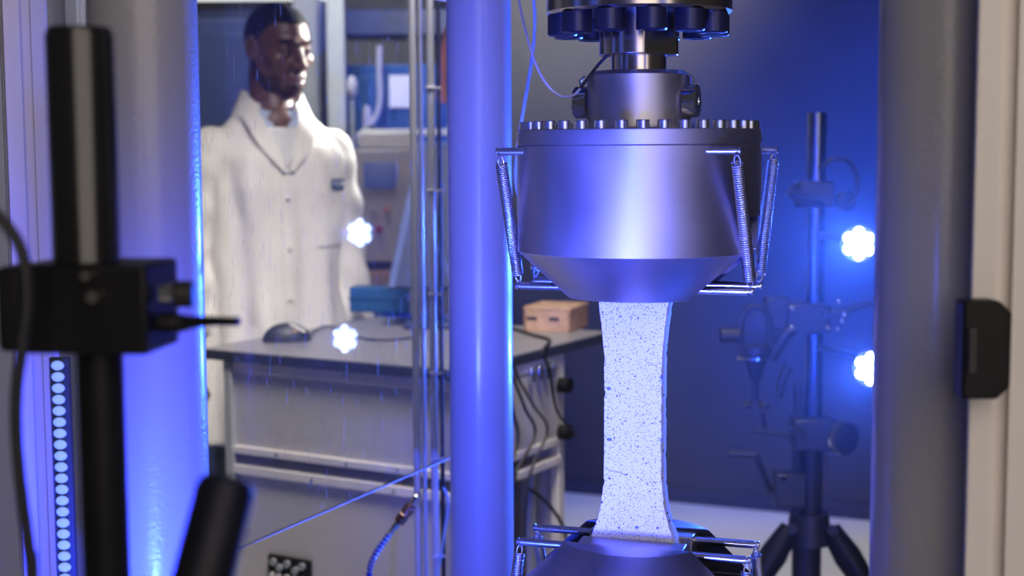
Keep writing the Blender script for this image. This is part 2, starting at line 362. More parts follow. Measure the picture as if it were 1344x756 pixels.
def grip(name, label, upper):
    if upper:
        zp = at(838, 190, 1.375).z            # underside of the cap plate
        zt = at(838, 168, 1.375).z
        zb = at(838, 341, 1.375).z            # where the cone starts
        zc = at(838, 397, 1.43).z             # nose
        zs = at(990, 281, 1.49).z             # top of the side slot
        sg = 1; org = zp; RC = .0765
    else:
        zc = at(830, 728, 1.427).z; zb = zc - .046; zs = zb - .045; zp = zb - .108; zt = zp - .018; sg = -1; org = zp; RC = .081
    g = thing(name, label, 'grip', (GX, GY, zt if upper else .56), 0)
    o = (GX, GY, 0)
    # cap plate and ring of screws
    MB().lathe(sorted([(RG - .001, zt), (RG, zt - .001 * sg), (RG, zp + .0006 * sg), (RG - .0012, zp)], key=lambda t: t[1]), o, seg=128).build('cap_plate', M['satin'], g)
    # housing: full ring above the slot, two cheeks below, and the conical nose
    hb = MB(); hb.lathe(sorted([(RG - .0012, zp), (RG, zp - .0008 * sg), (RG, zs)], key=lambda t: t[1]), o, seg=128)
    hb.build('housing', M['satin'], g)
    for s_ in (-1, 1):
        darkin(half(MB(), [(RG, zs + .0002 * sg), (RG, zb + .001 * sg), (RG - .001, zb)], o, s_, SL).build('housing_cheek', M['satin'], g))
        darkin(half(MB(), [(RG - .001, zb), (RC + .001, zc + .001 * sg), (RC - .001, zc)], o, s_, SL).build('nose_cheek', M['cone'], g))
    # jaws inside the slot, holding the specimen
    for s_ in (-1, 1):
        d0 = .0125; jz = zc + .0012 * sg
        a = [(d0, jz), (SL - .001, jz + .002 * sg), (SL - .001, jz + .10 * sg), (d0, jz + .10 * sg)]
        MB().prism(a, Vector(o) - W * .056, D * s_, Z, W, .112).build('jaw', M['cone'], g, bev=.001)
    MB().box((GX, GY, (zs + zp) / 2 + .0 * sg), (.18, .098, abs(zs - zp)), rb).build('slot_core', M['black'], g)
    # jaw rods, spring pins and springs
    zr = at(838, 375, 1.5).z if upper else zc - .0085
    zq = at(838, 198, 1.45).z if upper else zr - .112
    L = .122
    if upper: pins = ((1, -.087, .1187), (-1, -.070, .130), (1, .087, .130), (-1, .087, .125))
    else: pins = ((1, -.080, .122), (-1, -.070, .126), (1, .080, .126), (-1, .080, .124))
    for q in (-.030, .030):
        c = Vector(o) + D * q + Z * zr
        rod = MB().cyl(c - W * (L - .003), c + W * (L - .003), .0042, seg=24)
        rod.lathe([(.0026, 0), (.0026, .003), (.0042, .004), (.0042, .0055), (.0036, .0065)], c + W * (L - .004), W, 24)
        rod.lathe([(.0026, 0), (.0026, .003), (.0042, .004), (.0042, .0055), (.0036, .0065)], c - W * (L - .004), -W, 24)
        rod.build('jaw_rod', M['pin'], g)
    for sx, q, Lp in pins:
        r0 = math.sqrt(RG * RG - q * q) - .004; c = Vector(o) + D * q + Z * zq
        pn = MB().cyl(c + W * (sx * r0), c + W * (sx * (Lp - .004)), .0039, seg=24)
        pn.lathe([(.0024, 0), (.0024, .003), (.0039, .004), (.0039, .0055), (.0032, .0062)], c + W * (sx * (Lp - .005)), W * sx, 24)
        pn.build('spring_pin', M['pin'], g)
        p0 = c + W * (sx * (Lp - .003)) - Z * (.006 * sg)
        qq = math.copysign(.030, q)
        p1 = Vector(o) + D * qq + W * (sx * (L - .001)) + Z * (zr + .006 * sg)
        spring(p0, p1, .0056, .00092, 52 if upper else 46).build('spring', M['spring'], g, angle=80)
    return g, zt, zp, zc, zs
ug, zt, zp, zcu, zsu = grip('upper_wedge_grip', 'large cylindrical steel grip with conical nose holding the specimen top', True)
# screws round the cap plate
sm = MB(); sm.lathe([(.0064, 0), (.0064, .0074), (.0058, .0082), (.0036, .0082), (.0034, .004)], seg=20)
sme = sm.mesh('cap_screw'); sme.materials.append(M['spring']); sme.polygons.foreach_set('use_smooth', [True] * len(sme.polygons)); sme.set_sharp_from_angle(angle=R(35))
for k in range(36):
    a = R(10 * k - 3); o = bpy.data.objects.new('cap_screw', sme); COL.objects.link(o); o.parent = ug; o.location = (.1165 * math.cos(a), .1165 * math.sin(a), 0)
z1 = at(838, 96, 1.447).z; z2 = at(838, 91, 1.455).z
MB().lathe([(.062, zt), (.0555, zt + .002), (.0535, zt + .006), (.0535, z1), (.0465, z1 + .0045), (.03, z1 + .0045)], (GX, GY, 0), seg=96).build('collar', M['satin'], ug)
MB().cyl((GX, GY, z1), (GX, GY, zn + .002), .0282, seg=64).build('spindle', M['polish'], ug)
for sx in (-1, 1):
    c = Vector((GX, GY, at(838, 134, 1.5).z)) + W * (sx * .05) + D * (-.012)
    pb = MB().lathe([(.0165, 0), (.0165, .013), (.0150, .0145), (.004, .0145), (.0035, .012)], c, W * sx, 40).build('side_pin', M['chrome'], ug)
    MB().tube([c + W * (sx * .008) + Z * .0165, c + W * (sx * .009) + Z * .022, c + W * (sx * .004) + Z * .027], .0012, 8).build('pin_clip', M['spring'], pb)
lg, lzt, lzp, zcl, lzs = grip('lower_wedge_grip', 'conical steel grip at the bottom holding the specimen foot', False)
MB().cyl((GX, GY, .56), (GX, GY, lzt), .055, seg=48).build('grip_stem', M['satin'], lg)
MB().cyl((GX, GY, .56), (GX, GY, .60), .09, seg=48).build('stem_flange', M['satin'], lg)
# ------------------------------------------------------------------ specimen
prof = [(380, .0400), (396, .0376), (412, .0358), (430, .0338), (460, .0316), (490, .0310), (600, .0310), (625, .0313), (645, .0324), (665, .0344), (685, .0385), (700, .0426), (712, .047), (730, .050)]
sp = MB(); ox, dz, tk = Vector((GX, GY, 0)) - W * .0025, 0, .0125
rows = []
NX, NZ = 14, 90
zs_ = np.linspace(at(838, 380, 1.49).z + .01, at(838, 730, 1.49).z, NZ)
pz = [at(838, y, 1.49).z for y, _ in prof][::-1]; pw = [h for _, h in prof][::-1]
for z in zs_:
    hw = float(np.interp(z, pz, pw)); ring = []
    for i in range(NX + 1): ring.append((-hw + 2 * hw * i / NX, -tk))
    for i in range(1, 4): ring.append((hw, -tk + 2 * tk * i / 4))
    for i in range(NX + 1): ring.append((hw - 2 * hw * i / NX, tk))
    for i in range(1, 4): ring.append((-hw, tk - 2 * tk * i / 4))
    vs = []
    for x, d in ring:
        e = noise.noise(Vector((x * 60, d * 90, z * 110))) * .0004
        ed = 0
        if abs(abs(x) - hw) < 1e-6 and abs(abs(d) - tk) < 1e-6:      # chipped edges
            ed = max(0, noise.noise(Vector((x * 20, d * 20, z * 140))) - .12) * .0035 + .0004
        xx = x - math.copysign(ed, x); dd = d - math.copysign(ed * .6, d) + e
        vs.append(sp.bm.verts.new(ox + W * xx + D * dd + Z * z))
    rows.append(vs)
n = len(rows[0])
for a, b in zip(rows, rows[1:]):
    for i in range(n): sp.bm.faces.new((a[i], a[(i + 1) % n], b[(i + 1) % n], b[i]))
sp.bm.faces.new(rows[0]); sp.bm.faces.new(rows[-1])
spo = sp.build('test_specimen', M['speckle'], angle=40, label='white dog-bone test specimen with black speckles clamped between both grips', cat='specimen')
# surface defects: chips and a hairline crack
def onface(px, py):
    """point of the specimen's front face seen at a pixel"""
    d = CR @ Vector(((px - 672) / FPX, (378 - py) / FPX, -1)); o = Vector((0, 0, H)); q = ox - D * (tk)
    t = (q - o).dot(D) / d.dot(D); return o + d * t
for px, py, rx, rz in ((800, 577, .0035, .0018), (799, 510, .0025, .002), (800, 628, .0016, .0014), (822, 623, .0012, .001), (848, 608, .001, .001), (850, 635, .001, .001), (868, 495, .0012, .003), (868, 578, .0012, .002), (836, 692, .0032, .0022), (863, 693, .002, .0013), (812, 692, .0014, .0014)):
    MB().ell(onface(px, py) + D * .0002, (rx, .0005, rz), Matrix.Rotation(TH, 3, 'Z'), 10).build('chip', M['mone'], spo)
MB().tube([onface(794, 613) - D * .0001, onface(802, 618) - D * .0001, onface(812, 620) - D * .0001, onface(824, 623.5) - D * .0001], .00035, 5).build('crack', M['mone'], spo)
for px, py in ((876, 520), (876.5, 594), (881, 676), (885, 686)):
    p = onface(px - 6, py) + W * .002
    hw = float(np.interp(p.z, pz, pw)); c = ox + W * (hw + .0001) + Z * p.z + D * (-.004)
    MB().ell(c, (.0006, .0018, .0016), Matrix.Rotation(TH, 3, 'Z'), 10).build('chip', M['edge'], spo)
# ================================================================== ENCLOSURE
PX0, PY0 = -.335, 1.8; pk = .4145 / .91
def pl(Y): return Vector((PX0 + (Y - PY0) * pk, Y, 0))
pa, pb_ = pl(1.47), pl(2.46); pd = (pb_ - pa).normalized(); pn = Vector((pd.y, -pd.x, 0))
zbot = at(318, 715, 1.8).z; ztop = H + .232
pt = thing('acrylic_pane', 'clear scratched acrylic safety pane in front of the person, lower edge visible', 'safety pane', pa)
mb = MB(); L = (pb_ - pa).length; T = .005
v = [mb.bm.verts.new(pa + pd * a + pn * b + Z * c) for a, b, c in ((0, 0, zbot), (L, 0, zbot), (L, 0, ztop), (0, 0, ztop), (0, -T, zbot), (L, -T, zbot), (L, -T, ztop), (0, -T, ztop))]
mb.bm.faces.new((v[0], v[1], v[2], v[3]))
mb.bm.faces.new((v[5], v[4], v[7], v[6]))
mb.build('sheet', M['pane'], pt)
for c in (zbot, ztop): MB().box(pa + pd * L / 2 - pn * T / 2 + Z * c, (L, T, .0016), Matrix((pd, pn, (0, 0, 1))).transposed()).build('sheet_edge', M['paneedge'], pt)
def extrusion(name, label, c, rot, w_, groove, z0, z1, m='alu'):
    """slotted aluminium profile, square w_, groove opening on every face"""
    t = thing(name, label, 'profile', (c[0], c[1], z0)); h = w_ / 2; g = groove / 2; d = w_ * .2
    q = [(-h, -h), (-g, -h), (-g, -h + .003), (-g - .004, -h + .004), (-g - .004, -h + d), (g + .004, -h + d), (g + .004, -h + .004), (g, -h + .003), (g, -h)]
    poly = []
    for k in range(4):
        a = R(90 * k); poly += [(x * math.cos(a) - y * math.sin(a), x * math.sin(a) + y * math.cos(a)) for x, y in q]
    ex = Vector((math.cos(rot), math.sin(rot), 0)); ey = Vector((-math.sin(rot), math.cos(rot), 0))
    MB().prism(poly, (c[0], c[1], z0), ex, ey, Z, z1 - z0).build('profile_bar', M[m], t, bev=.0008)
    return t
lp = at(36, 190, 1.4)
extrusion('left_aluminium_profile', 'slotted aluminium profile at the left edge, behind the foreground stand', lp, R(24), .040, .009, 0, 2.3)
rp = at(1321, 200, .955)
rprof = extrusion('right_aluminium_profile', 'pale slotted aluminium profile at the right edge carrying a black latch', rp, R(-16), .040, .009, 0, 2.15, 'litalu')
# door latch on the right profile
k0 = at(1296, 460, .915)
lat = thing('door_latch', 'black plastic latch block with cut corners on the right profile', 'latch', k0)
a = .031 / 2; b = .0635 / 2; c = .008
MB().prism([(-a, -b), (a - c, -b), (a, -b + c), (a, b - c), (a - c, b), (-a, b)], k0 + Vector((0, 0, 0)), (1, 0, 0), (0, 0, 1), (0, 1, 0), .02).build('latch_body', M['blackp'], lat, bev=.002)
MB().box(k0 + Vector((-.010, -.001, 0)), (.006, .004, .03)).build('latch_tab', M['black'], lat, bev=.001)
# sheet panel behind the left profile
q0, q1 = at(-260, 378, 1.95), at(121, 378, 1.95)
sh = thing('enclosure_panel', 'blue-lit sheet panel behind the left aluminium profile', 'panel', ((q0.x + q1.x) / 2, 1.95, 0))
MB().box(((q0.x + q1.x) / 2, 1.96, 1.2), (q1.x - q0.x, .02, 2.4)).build('sheet_metal', M['sheet'], sh, bev=.002)
MB().box((q1.x - .012, 1.945, 1.2), (.018, .016, 2.4)).build('panel_rim', M['sheet'], sh, bev=.002)
# LED strip standing beside the profile
s0 = at(84, 470, 1.15); s1 = at(86, 775, 1.15)
st = thing('led_strip', 'vertical strip of lit blue-white LEDs behind the foreground stand', 'light', (s1.x, s1.y, 0))
MB().box((s1.x, s1.y + .006, s0.z / 2), (.016, .006, s0.z)).build('strip_housing', M['lamp'], st, bev=.001)
z = s0.z - .006
nled = 0
led = MB().ell((0, 0, 0), (.0052, .003, .0038), None, 12).mesh('strip_led'); led.materials.append(M['ledlow'])
while z > s1.z - .02:
    o = bpy.data.objects.new('strip_led', led); COL.objects.link(o); o.parent = st; o.location = (0, 0, z); z -= .0092
# vertical pipes behind the pane
def pipe(px, Y, r, m, label, nm='vertical_pipe', clips=()):
    p = at(px, 378, Y); t = thing(nm, label, 'pipe', (p.x, p.y, 0))
    MB().cyl((p.x, p.y, 0), (p.x, p.y, 2.35), r, seg=24).build('pipe_tube', M[m], t)
    for py in clips:
        zc = at(px, py, Y).z
        MB().lathe([(r + .0006, -.0028), (r + .0022, -.0018), (r + .0022, .0018), (r + .0006, .0028)], (p.x, p.y, zc), seg=24).build('pipe_clip', M['cablew'], t)
        MB().box((p.x + r + .006, p.y, zc), (.010, .004, .004)).build('clip_tail', M['cablew'], t)
pipe(545, 2.42, .0062, 'pipe', 'leftmost of the four chrome pipes, thick and bare')
pipe(554.5, 2.46, .0040, 'pipe', 'thin second chrome pipe from the left')
pipe(568, 2.42, .0062, 'pipe', 'third chrome pipe from the left, thick with small plastic clips', clips=(115, 250, 386, 490, 602, 730))
pipe(578.5, 2.47, .0040, 'cable', 'thin dark pipe beside the middle column', 'dark_pipe')
# pneumatic hose with coupling
Yh = 2.36
hp = [at(x, y, Yh) for x, y in ((548, 650), (540, 664), (524, 684), (512, 700), (500, 716), (490, 732), (485, 748), (484, 775), (484, 830))]
hs = thing('air_hose', 'bronze quick coupling with short blue air hose left of the chrome pipes', 'hose', (hp[-1].x, hp[-1].y, 0))
MB().tube(hp[3:] + [Vector((hp[-1].x, hp[-1].y, 0))], .0046, 12).build('hose_tube', M['hose'], hs)
ax = (hp[2] - hp[1]).normalized()
MB().lathe([(.004, 0), (.006, .002), (.006, .018), (.0045, .019)], hp[0], hp[1] - hp[0], 6).build('inlet_fitting', M['chrome'], hs)
MB().lathe([(.007, 0), (.0095, .001), (.0095, .004), (.0088, .005), (.0098, .006), (.0098, .010), (.0088, .011), (.0098, .012), (.0098, .016), (.0085, .017), (.0085, .022)], hp[1] - ax * .004, ax, 32).build('coupling_sleeve', M['brass'], hs)
MB().lathe([(.0095, 0), (.0105, .001), (.0105, .016), (.009, .017)], hp[1] + ax * .018, ax, 6).build('coupling_nut', M['brass'], hs)
MB().lathe([(.004, 0), (.0065, .001), (.0065, .012), (.005, .013), (.0052, .026)], hp[1] + ax * .036, ax, 6).build('hose_nut', M['chrome'], hs)
gd = MB()
for i in range(11):
    f = i / 10; k = f * 3.0; j = int(min(k, 2.999)); p = hp[3 + j].lerp(hp[4 + j], k - j); t = hp[4 + j] - hp[3 + j]
    gd.lathe([(.0048, 0), (.0060, .0008), (.0060, .0018), (.0048, .0026)], p, t, 16)
gd.build('spring_guard', M['spring'], hs)
# loose pale tube beside the pipes, below the pane
MB().tube([at(582, 640, 2.35), at(588, 660, 2.35), at(583, 700, 2.35), at(577, 740, 2.35), at(574, 800, 2.35), Vector((at(574, 800, 2.35).x, 2.35, .003))], .0022, 8).build('loose_air_tube', M['cableb'], label='thin pale blue tube hanging between chrome pipes and middle column', cat='tube')
# ------------------------------------------------------------------ cables at the grip
cp = [at(x, y, Y) for x, y, Y in ((674, -90, 1.62), (676, -30, 1.6), (684, 15, 1.56), (694, 55, 1.52), (706, 90, 1.50), (720, 113, 1.49), (736, 126, 1.49), (752, 125, 1.485), (762, 116, 1.482), (775, 98, 1.48), (788, 82, 1.47), (798, 72, 1.465))]
ca = MB().tube(cp[:9], .0014, 8).build('sensor_cable', M['cablew'], label='thin pale sensor cable looping down to the left grip pin', cat='cable')
MB().tube(cp[8:], .0016, 8).build('cable_sleeve', M['cable'], ca)
MB().tube([at(x, y, 1.66) for x, y in ((698, -90), (699, -20), (702, 25), (699, 70), (692, 115), (685, 155), (679, 195), (677, 240), (690, 290), (705, 340))], .0019, 8).build('hanging_tube', M['cableb'], label='pale translucent tube hanging straight down behind the upper grip', cat='tube')
# ================================================================== FOREGROUND STAND
f0 = at(113, 300, .76)
fs = thing('foreground_stand', 'blurred black pole stand with clamp in the left foreground', 'stand', (f0.x, f0.y, 0))
ztp = at(113, 36, .76).z; zmid = at(113, 440, .76).z
MB().lathe([(.0175, zmid), (.0175, ztp - .004), (.0155, ztp)], (f0.x, f0.y, 0), seg=48).build('upper_tube', M['blackg'], fs)
MB().cyl((f0.x + .005, f0.y, .0), (f0.x + .005, f0.y, zmid + .01), .0120, seg=40).build('lower_tube', M['blackp'], fs)
MB().cyl((f0.x + .005, f0.y, 0), (f0.x + .005, f0.y, .02), .10, seg=48).build('foot_plate', M['blackp'], fs)
p0, p1 = at(38, 345, .745), at(212, 460, .745); q = (p0 + p1) / 2
cl = MB().box((q.x, .755, q.z), (p1.x - p0.x, .05, p0.z - p1.z), Matrix.Rotation(R(-6), 3, 'Z')).build('clamp_block', M['blackp'], fs, bev=.002)
a0, a1 = at(4, 348, .75), at(42, 458, .75); q = (a0 + a1) / 2
MB().box((q.x, .755, q.z), (a1.x - a0.x, .036, a0.z - a1.z)).build('clamp_jaw', M['blackp'], fs, bev=.003)
kk = at(210, 386, .74); ke = at(230, 386, .74)
MB().cyl(kk, ke, .0052, seg=24).build('clamp_shaft', M['chrome'], fs)
MB().lathe([(.0055, 0), (.0070, .001), (.0070, .009), (.0055, .0105)], at(228, 386, .74), (1, 0, .0), 24).build('clamp_knob', M['black'], fs, bev=.0004)
MB().tube([at(208, 424, .74), at(235, 424, .74), at(270, 422, .735), at(314, 422, .73)], [.0052, .0058, .0034, .0026, .0024], 16, n=5).build('clamp_lever', M['blackp'], fs)
for px, py, r in ((122, 390, .0032), (113, 362, .0026)):
    c = at(px, py, .725); MB().cyl(c + Vector((0, .01, 0)), c + Vector((0, -.002, 0)), r, seg=20).build('clamp_bolt', M['polish'], fs)
# tilted handle
h0 = at(300, 628, .62); h1 = at(258, 790, .60); hd = (h1 - h0).normalized()
MB().lathe([(.009, 0), (.0118, .002), (.0128, .006), (.0130, .05), (.0122, .12), (.0122, .16)], h0, hd, 40).build('pan_handle', M['blackp'], fs, label='tilted black grip handle')
pan = COL.objects[-1] if 0 else None
e_ = h0 + hd * .16
MB().tube([e_ - hd * .01, e_ + hd * .06, Vector((f0.x + .005, f0.y, e_.z - .16))], .006, 16).build('handle_rod', M['blackp'], fs)
MB().tube([at(x, y, .70) for x, y in ((-60, 262), (-15, 275), (12, 300), (30, 335), (36, 390), (30, 450), (22, 510), (22, 580), (30, 660), (42, 760), (46, 860))] + [Vector((at(46, 860, .70).x, .70, .6)), Vector((at(46, 860, .70).x, .72, .006))], .0030, 10).build('foreground_cable', M['cable'], label='blurred thick black cable hanging past the clamp at the left edge', cat='cable')
# ================================================================== TRIPOD RIG
Yt = 2.95; tp = at(1066, 450, Yt); TX = tp.x
def tz(py): return at(1066, py, Yt).z
tr = thing('camera_tripod', 'dark tripod with chrome centre post behind the specimen, right side', 'tripod', (TX, Yt, 0))
MB().cyl((at(1070, 300, Yt).x, Yt, tz(640)), (at(1070, 300, Yt).x, Yt, tz(148)), .0195, seg=40).build('centre_post', M['post'], tr)
xs = at(1064, 550, Yt).x
MB().cyl((xs, Yt, .35), (xs, Yt, tz(545)), .026, seg=40).build('post_sleeve', M['black'], tr)
MB().cyl((xs - .030, Yt - .01, tz(690)), (xs - .030, Yt - .01, tz(500)), .0095, seg=20).build('rack_bar', M['lamp'], tr)
MB().box((xs - .045, Yt - .01, tz(640)), (.062, .05, tz(617) - tz(662)), ).build('gear_box', M['lamp'], tr, bev=.004)
MB().cyl((xs - .06, Yt - .035, tz(622)), (xs - .06, Yt - .03, tz(622)), .006, seg=16).build('gear_bolt', M['chrome'], tr)
MB().tube([at(1012, 645, Yt - .05), at(1004, 628, Yt - .06), at(992, 596, Yt - .06)], .0065, 10, smooth=False).build('crank_arm', M['black'], tr)
MB().cyl(at(992, 597, Yt - .065), at(955, 595, Yt - .065), .0075, seg=20).build('crank_handle', M['rig'], tr)
MB().cyl((xs, Yt, tz(712)), (xs, Yt, tz(672)), .048, .04, seg=32).build('hub', M['black'], tr)
MB().cyl((xs - .005, Yt, .10), (xs - .005, Yt, tz(700)), .030, seg=32).build('lower_column', M['black'], tr)
for ang in (200, -32, 80):
    dv = Vector((math.cos(R(ang)), math.sin(R(ang)), 0)); a = Vector((xs, Yt, tz(690))) + dv * .045; foot = Vector((xs, Yt, .012)) + dv * .50
    k = a.lerp(foot, .17)
    lg_ = MB().tube([a, a.lerp(k, .5), k, k.lerp(foot, .03), foot], [.021, .029, .024, .019, .015], 16, smooth=False).build('leg', M['blackp'], tr)
    MB().cyl(a + Vector((0, -.03, .004)), a + Vector((0, -.024, .004)), .011, seg=20).build('pivot_bolt', M['rig'], lg_)
    MB().ell(foot, (.02, .02, .0125), None, 14).build('rubber_foot', M['cable'], lg_)
# upper clamp with ring handle
def clampset(py, Ynm, wpx0, wpx1, h0, h1):
    a, b = at(wpx0, h0, Yt - .02), at(wpx1, h1, Yt - .02); c = (a + b) / 2
    return MB().box((c.x, Yt - .01, c.z), (b.x - a.x, .062, a.z - b.z)).build(Ynm, M['lamp'], tr, bev=.005)
clampset(0, 'upper_clamp', 1046, 1092, 238, 272)
ring = [at(1092 + 26 * math.cos(R(a)) + 8, 240 - 32 * math.sin(R(a)), Yt - .03) for a in range(150, -61, -15)]
MB().tube(ring, .0046, 10).build('cable_loop', M['rig'], tr)
MB().tube([at(1036, 250, Yt - .05), at(1050, 258, Yt - .05), at(1068, 262, Yt - .05), at(1082, 265, Yt - .05)], [.013, .011, .009, .007], 16).build('clamp_lever', M['rig'], tr)
MB().lathe([(.016, 0), (.020, .002), (.020, .020), (.016, .022)], at(1106, 264, Yt + .0), (.25, -1, 0), 32).build('clamp_knob', M['lamp'], tr)
# middle clamp with arm and tilting bracket
clampset(0, 'middle_clamp', 1031, 1088, 398, 437)
for x, y in ((1040, 405), (1040, 429)):
    MB().ell(at(x, y, Yt - .05), (.004, .004, .004), None, 10).build('clamp_bolt', M['chrome'], tr)
MB().tube([at(1080, 412, Yt - .03), at(1110, 406, Yt - .03), at(1150, 396, Yt - .03)], .0075, 12).build('side_arm', M['rig'], tr)
MB().cyl(at(1080, 413, Yt - .06), at(1112, 413, Yt - .06), .006, seg=12).build('clamp_lever', M['rig'], tr)
for x, y in ((1101, 396), (1108, 412), (1105, 421), (1086, 430), (1099, 431)):
    MB().ell(at(x, y, Yt - .075), (.005, .005, .005), None, 10).build('clamp_bolt', M['chrome'], tr)
MB().box((at(1018, 415, Yt).x, Yt - .01, at(1018, 410, Yt).z), (.05, .04, .065)).build('head_mount', M['lamp'], tr, bev=.004)
hdx = Yt - .04
def bpt(x, y): return at(x, y, hdx)
br = MB(); path = [(972, 470), (972, 432), (974, 418), (981, 406), (991, 402), (1001, 406), (1008, 418), (1010, 432), (1010, 470)]
br.tube([bpt(*q) for q in path], .0075, 8)
br.box(bpt(991, 420), (.044, .008, .045))
br.build('tilt_bracket', M['lamp'], tr)
MB().cyl(bpt(991, 418) + Vector((0, -.005, 0)), bpt(991, 418) + Vector((0, -.012, 0)), .010, seg=24).build('bracket_axle', M['rig'], tr)
MB().lathe([(.026, 0), (.034, .008), (.034, .024)], bpt(991, 469), (0, 0, 1), 32).build('bracket_base', M['rig'], tr)
MB().cyl(bpt(991, 470), bpt(991, 467), .037, seg=40).build('silver_ring', M['chrome'], tr)
MB().lathe([(.010, 0), (.024, .045)], bpt(991, 500), (0, 0, 1), 24).build('bracket_cone', M['lamp'], tr)
MB().cyl(bpt(991, 470), bpt(991, 530), .0062, seg=20).build('drop_rod', M['rig'], tr)
dk = MB(); c = bpt(991, 530); dk.cyl(c + Z * .004, c - Z * .008, .019, seg=24)
for k in range(3): dk.ell(c + Vector((.021 * math.cos(R(120 * k + 200)), .021 * math.sin(R(120 * k + 200)), -.002)), (.010, .010, .008), None, 12)
dk.build('star_knob', M['lamp'], tr)
MB().lathe([(.012, 0), (.017, .004), (.017, .04), (.012, .044)], bpt(972, 440), (-1, 0, 0), 24).build('bracket_knob', M['black'], tr)
MB().tube([bpt(1010, 470), bpt(1030, 440), bpt(1042, 432)], .014, 12).build('bracket_arm', M['rig'], tr)
MB().tube([bpt(1034, 480), bpt(1026, 500), bpt(1022, 522)], [.012, .010, .006], 12).build('bracket_lever', M['lamp'], tr)
# lower clamp with round crank knob
clampset(0, 'lower_clamp', 1040, 1098, 549, 590)
MB().lathe([(.020, 0), (.031, .003), (.034, .010), (.034, .026), (.026, .030)], at(1100, 573, Yt - .02), (.55, -1, 0), 40).build('clamp_wheel', M['rig'], tr)
MB().lathe([(.034, 0), (.0355, .004), (.034, .008)], at(1103, 573, Yt - .04), (.55, -1, 0), 40).build('wheel_rim', M['chrome'], tr)
MB().cyl(at(1037, 572, Yt - .05), at(989, 564, Yt - .05), .0062, seg=16).build('clamp_lever', M['rig'], tr)
MB().cyl(at(1034, 560, Yt - .07), at(1058, 572, Yt - .07), .0062, seg=16).build('clamp_lever', M['rig'], tr)
MB().tube([at(1082, 595, Yt), at(1086, 620, Yt), at(1080, 640, Yt), at(1074, 660, Yt)], .003, 8).build('thin_wire', M['brass'], tr)
MB().tube([bpt(1000, 540), bpt(1003, 555), bpt(1004, 568)], .003, 8).build('thin_wire', M['rig'], tr)
# ------------------------------------------------------------------ LED lamps
def lamp(px, py, Y, label, spot_power):
    c = at(px, py, Y); aim = Vector((GX - .05, 1.5, c.z)); dv = (aim - c).normalized(); F = frame(dv)
    t = thing('cluster_lamp', label, 'lamp', (c.x, c.y, c.z), 0, 'blue cluster lamps on the tripod')
    MB().lathe([(.020, -.06), (.026, -.045), (.034, -.02), (.036, 0), (.034, .003), (.033, -.004)], c - dv * .004, dv, 48).build('lamp_shell', M['lamp'], t)
    for k in range(7):
        a = R(60 * k + 30); r = 0 if k == 6 else .0205
        p = c + F @ Vector((r * math.cos(a), r * math.sin(a), 0))
        MB().lathe([(.0098, 0), (.0088, .003), (.005, .0045)], p, dv, 20).build('led_lens', M['lens'], t)
    m_ = Vector((at(1070, 300, Yt).x, Yt, c.z)) + (c - dv * .085 - Vector((at(1070, 300, Yt).x, Yt, c.z))).normalized() * .0205
    MB().tube([c - dv * .055, c - dv * .085, m_], .007, 10, smooth=False).build('lamp_arm', M['lamp'], t)
    light('cluster_lamp_beam', 'SPOT', c + dv * .015, spot_power, (.03, .11, 1), .006, c + dv, 150, 1.0)
    return t
lamp(1127, 320, 2.66, 'lit seven-LED blue-white lamp, upper and brighter one beside the tripod', 190)
lamp(1143, 484, 2.63, 'lit seven-LED blue-white lamp, lower one half hidden by the right column', 100)

# added scattering volume standing in for lens glow around the lamps
hm = bpy.data.materials.new('lens_glow_scatter'); hm.use_nodes = True; hn_ = hm.node_tree.nodes; hn_.remove(hn_['Principled BSDF'])
vs_ = hn_.new('ShaderNodeVolumeScatter'); vs_.inputs['Density'].default_value = .065; vs_.inputs['Anisotropy'].default_value = .1
hm.node_tree.links.new(vs_.outputs[0], hn_['Material Output'].inputs['Volume'])
MB().box((1.0, 2.85, 1.28), (1.5, .86, 1.4)).build('lens_glow', hm, label='added scattering volume for the lens glow around the lit cluster lamps', cat='lens_glow', kind='stuff')
# ================================================================== LAB BENCH
BA = R(-30); BO = Vector((-.12, 3.06, 0)); BZ = .95
bu = Vector((math.cos(BA), math.sin(BA), 0)); bv = Vector((-bu.y, bu.x, 0)); brt = Matrix.Rotation(BA, 3, 'Z')
KB = .894
def zm(z): return H - (H - z) * KB if z >= .4 else z / .4 * (H - (H - .4) * KB)
BZR = zm(BZ)
def bp(u, v, z): return (BO + bu * u + bv * v) * KB + Z * zm(z)       # u negative = to the left along the front
def bbox(mb, u0, u1, v0, v1, z0, z1): q = bp((u0 + u1) / 2, (v0 + v1) / 2, 0); q.z = (zm(z0) + zm(z1)) / 2; return mb.box(q, ((u1 - u0) * KB, (v1 - v0) * KB, zm(z1) - zm(z0)), brt)
bn = thing('lab_bench', 'grey-topped lab bench cabinet with aluminium rails in front of the person', 'bench', BO * KB, BA)
bbox(MB(), -.72, 0.0, 0, .74, BZ - .018, BZ).build('bench_top', M['desk'], bn)
bbox(MB(), -.724, .004, -.004, .002, BZ - .024, BZ - .002).build('front_edging', M['edge'], bn, bev=.001)
bbox(MB(), -.002, .006, 0, .74, BZ - .024, BZ - .002).build('side_edging', M['edge'], bn, bev=.001)
u0, v1 = -.632, .50
zr1, zr0 = .722, .655
bbox(MB(), u0, -.004, .012, .032, BZ - .052, BZ - .026).build('top_rail', M['alu'], bn, bev=.002)
bbox(MB(), u0, -.004, .020, .030, zr1, BZ - .052).build('upper_panel', M['panel'], bn)
mb = MB(); bbox(mb, u0, -.004, .008, .034, zr1 - .018, zr1); bbox(mb, u0, -.004, .008, .034, zr0, zr0 + .022)
mb.build('middle_rail', M['alu'], bn, bev=.002)
bbox(MB(), u0, -.004, .016, .030, zr0 + .022, zr1 - .018).build('rail_groove', M['alud'], bn)
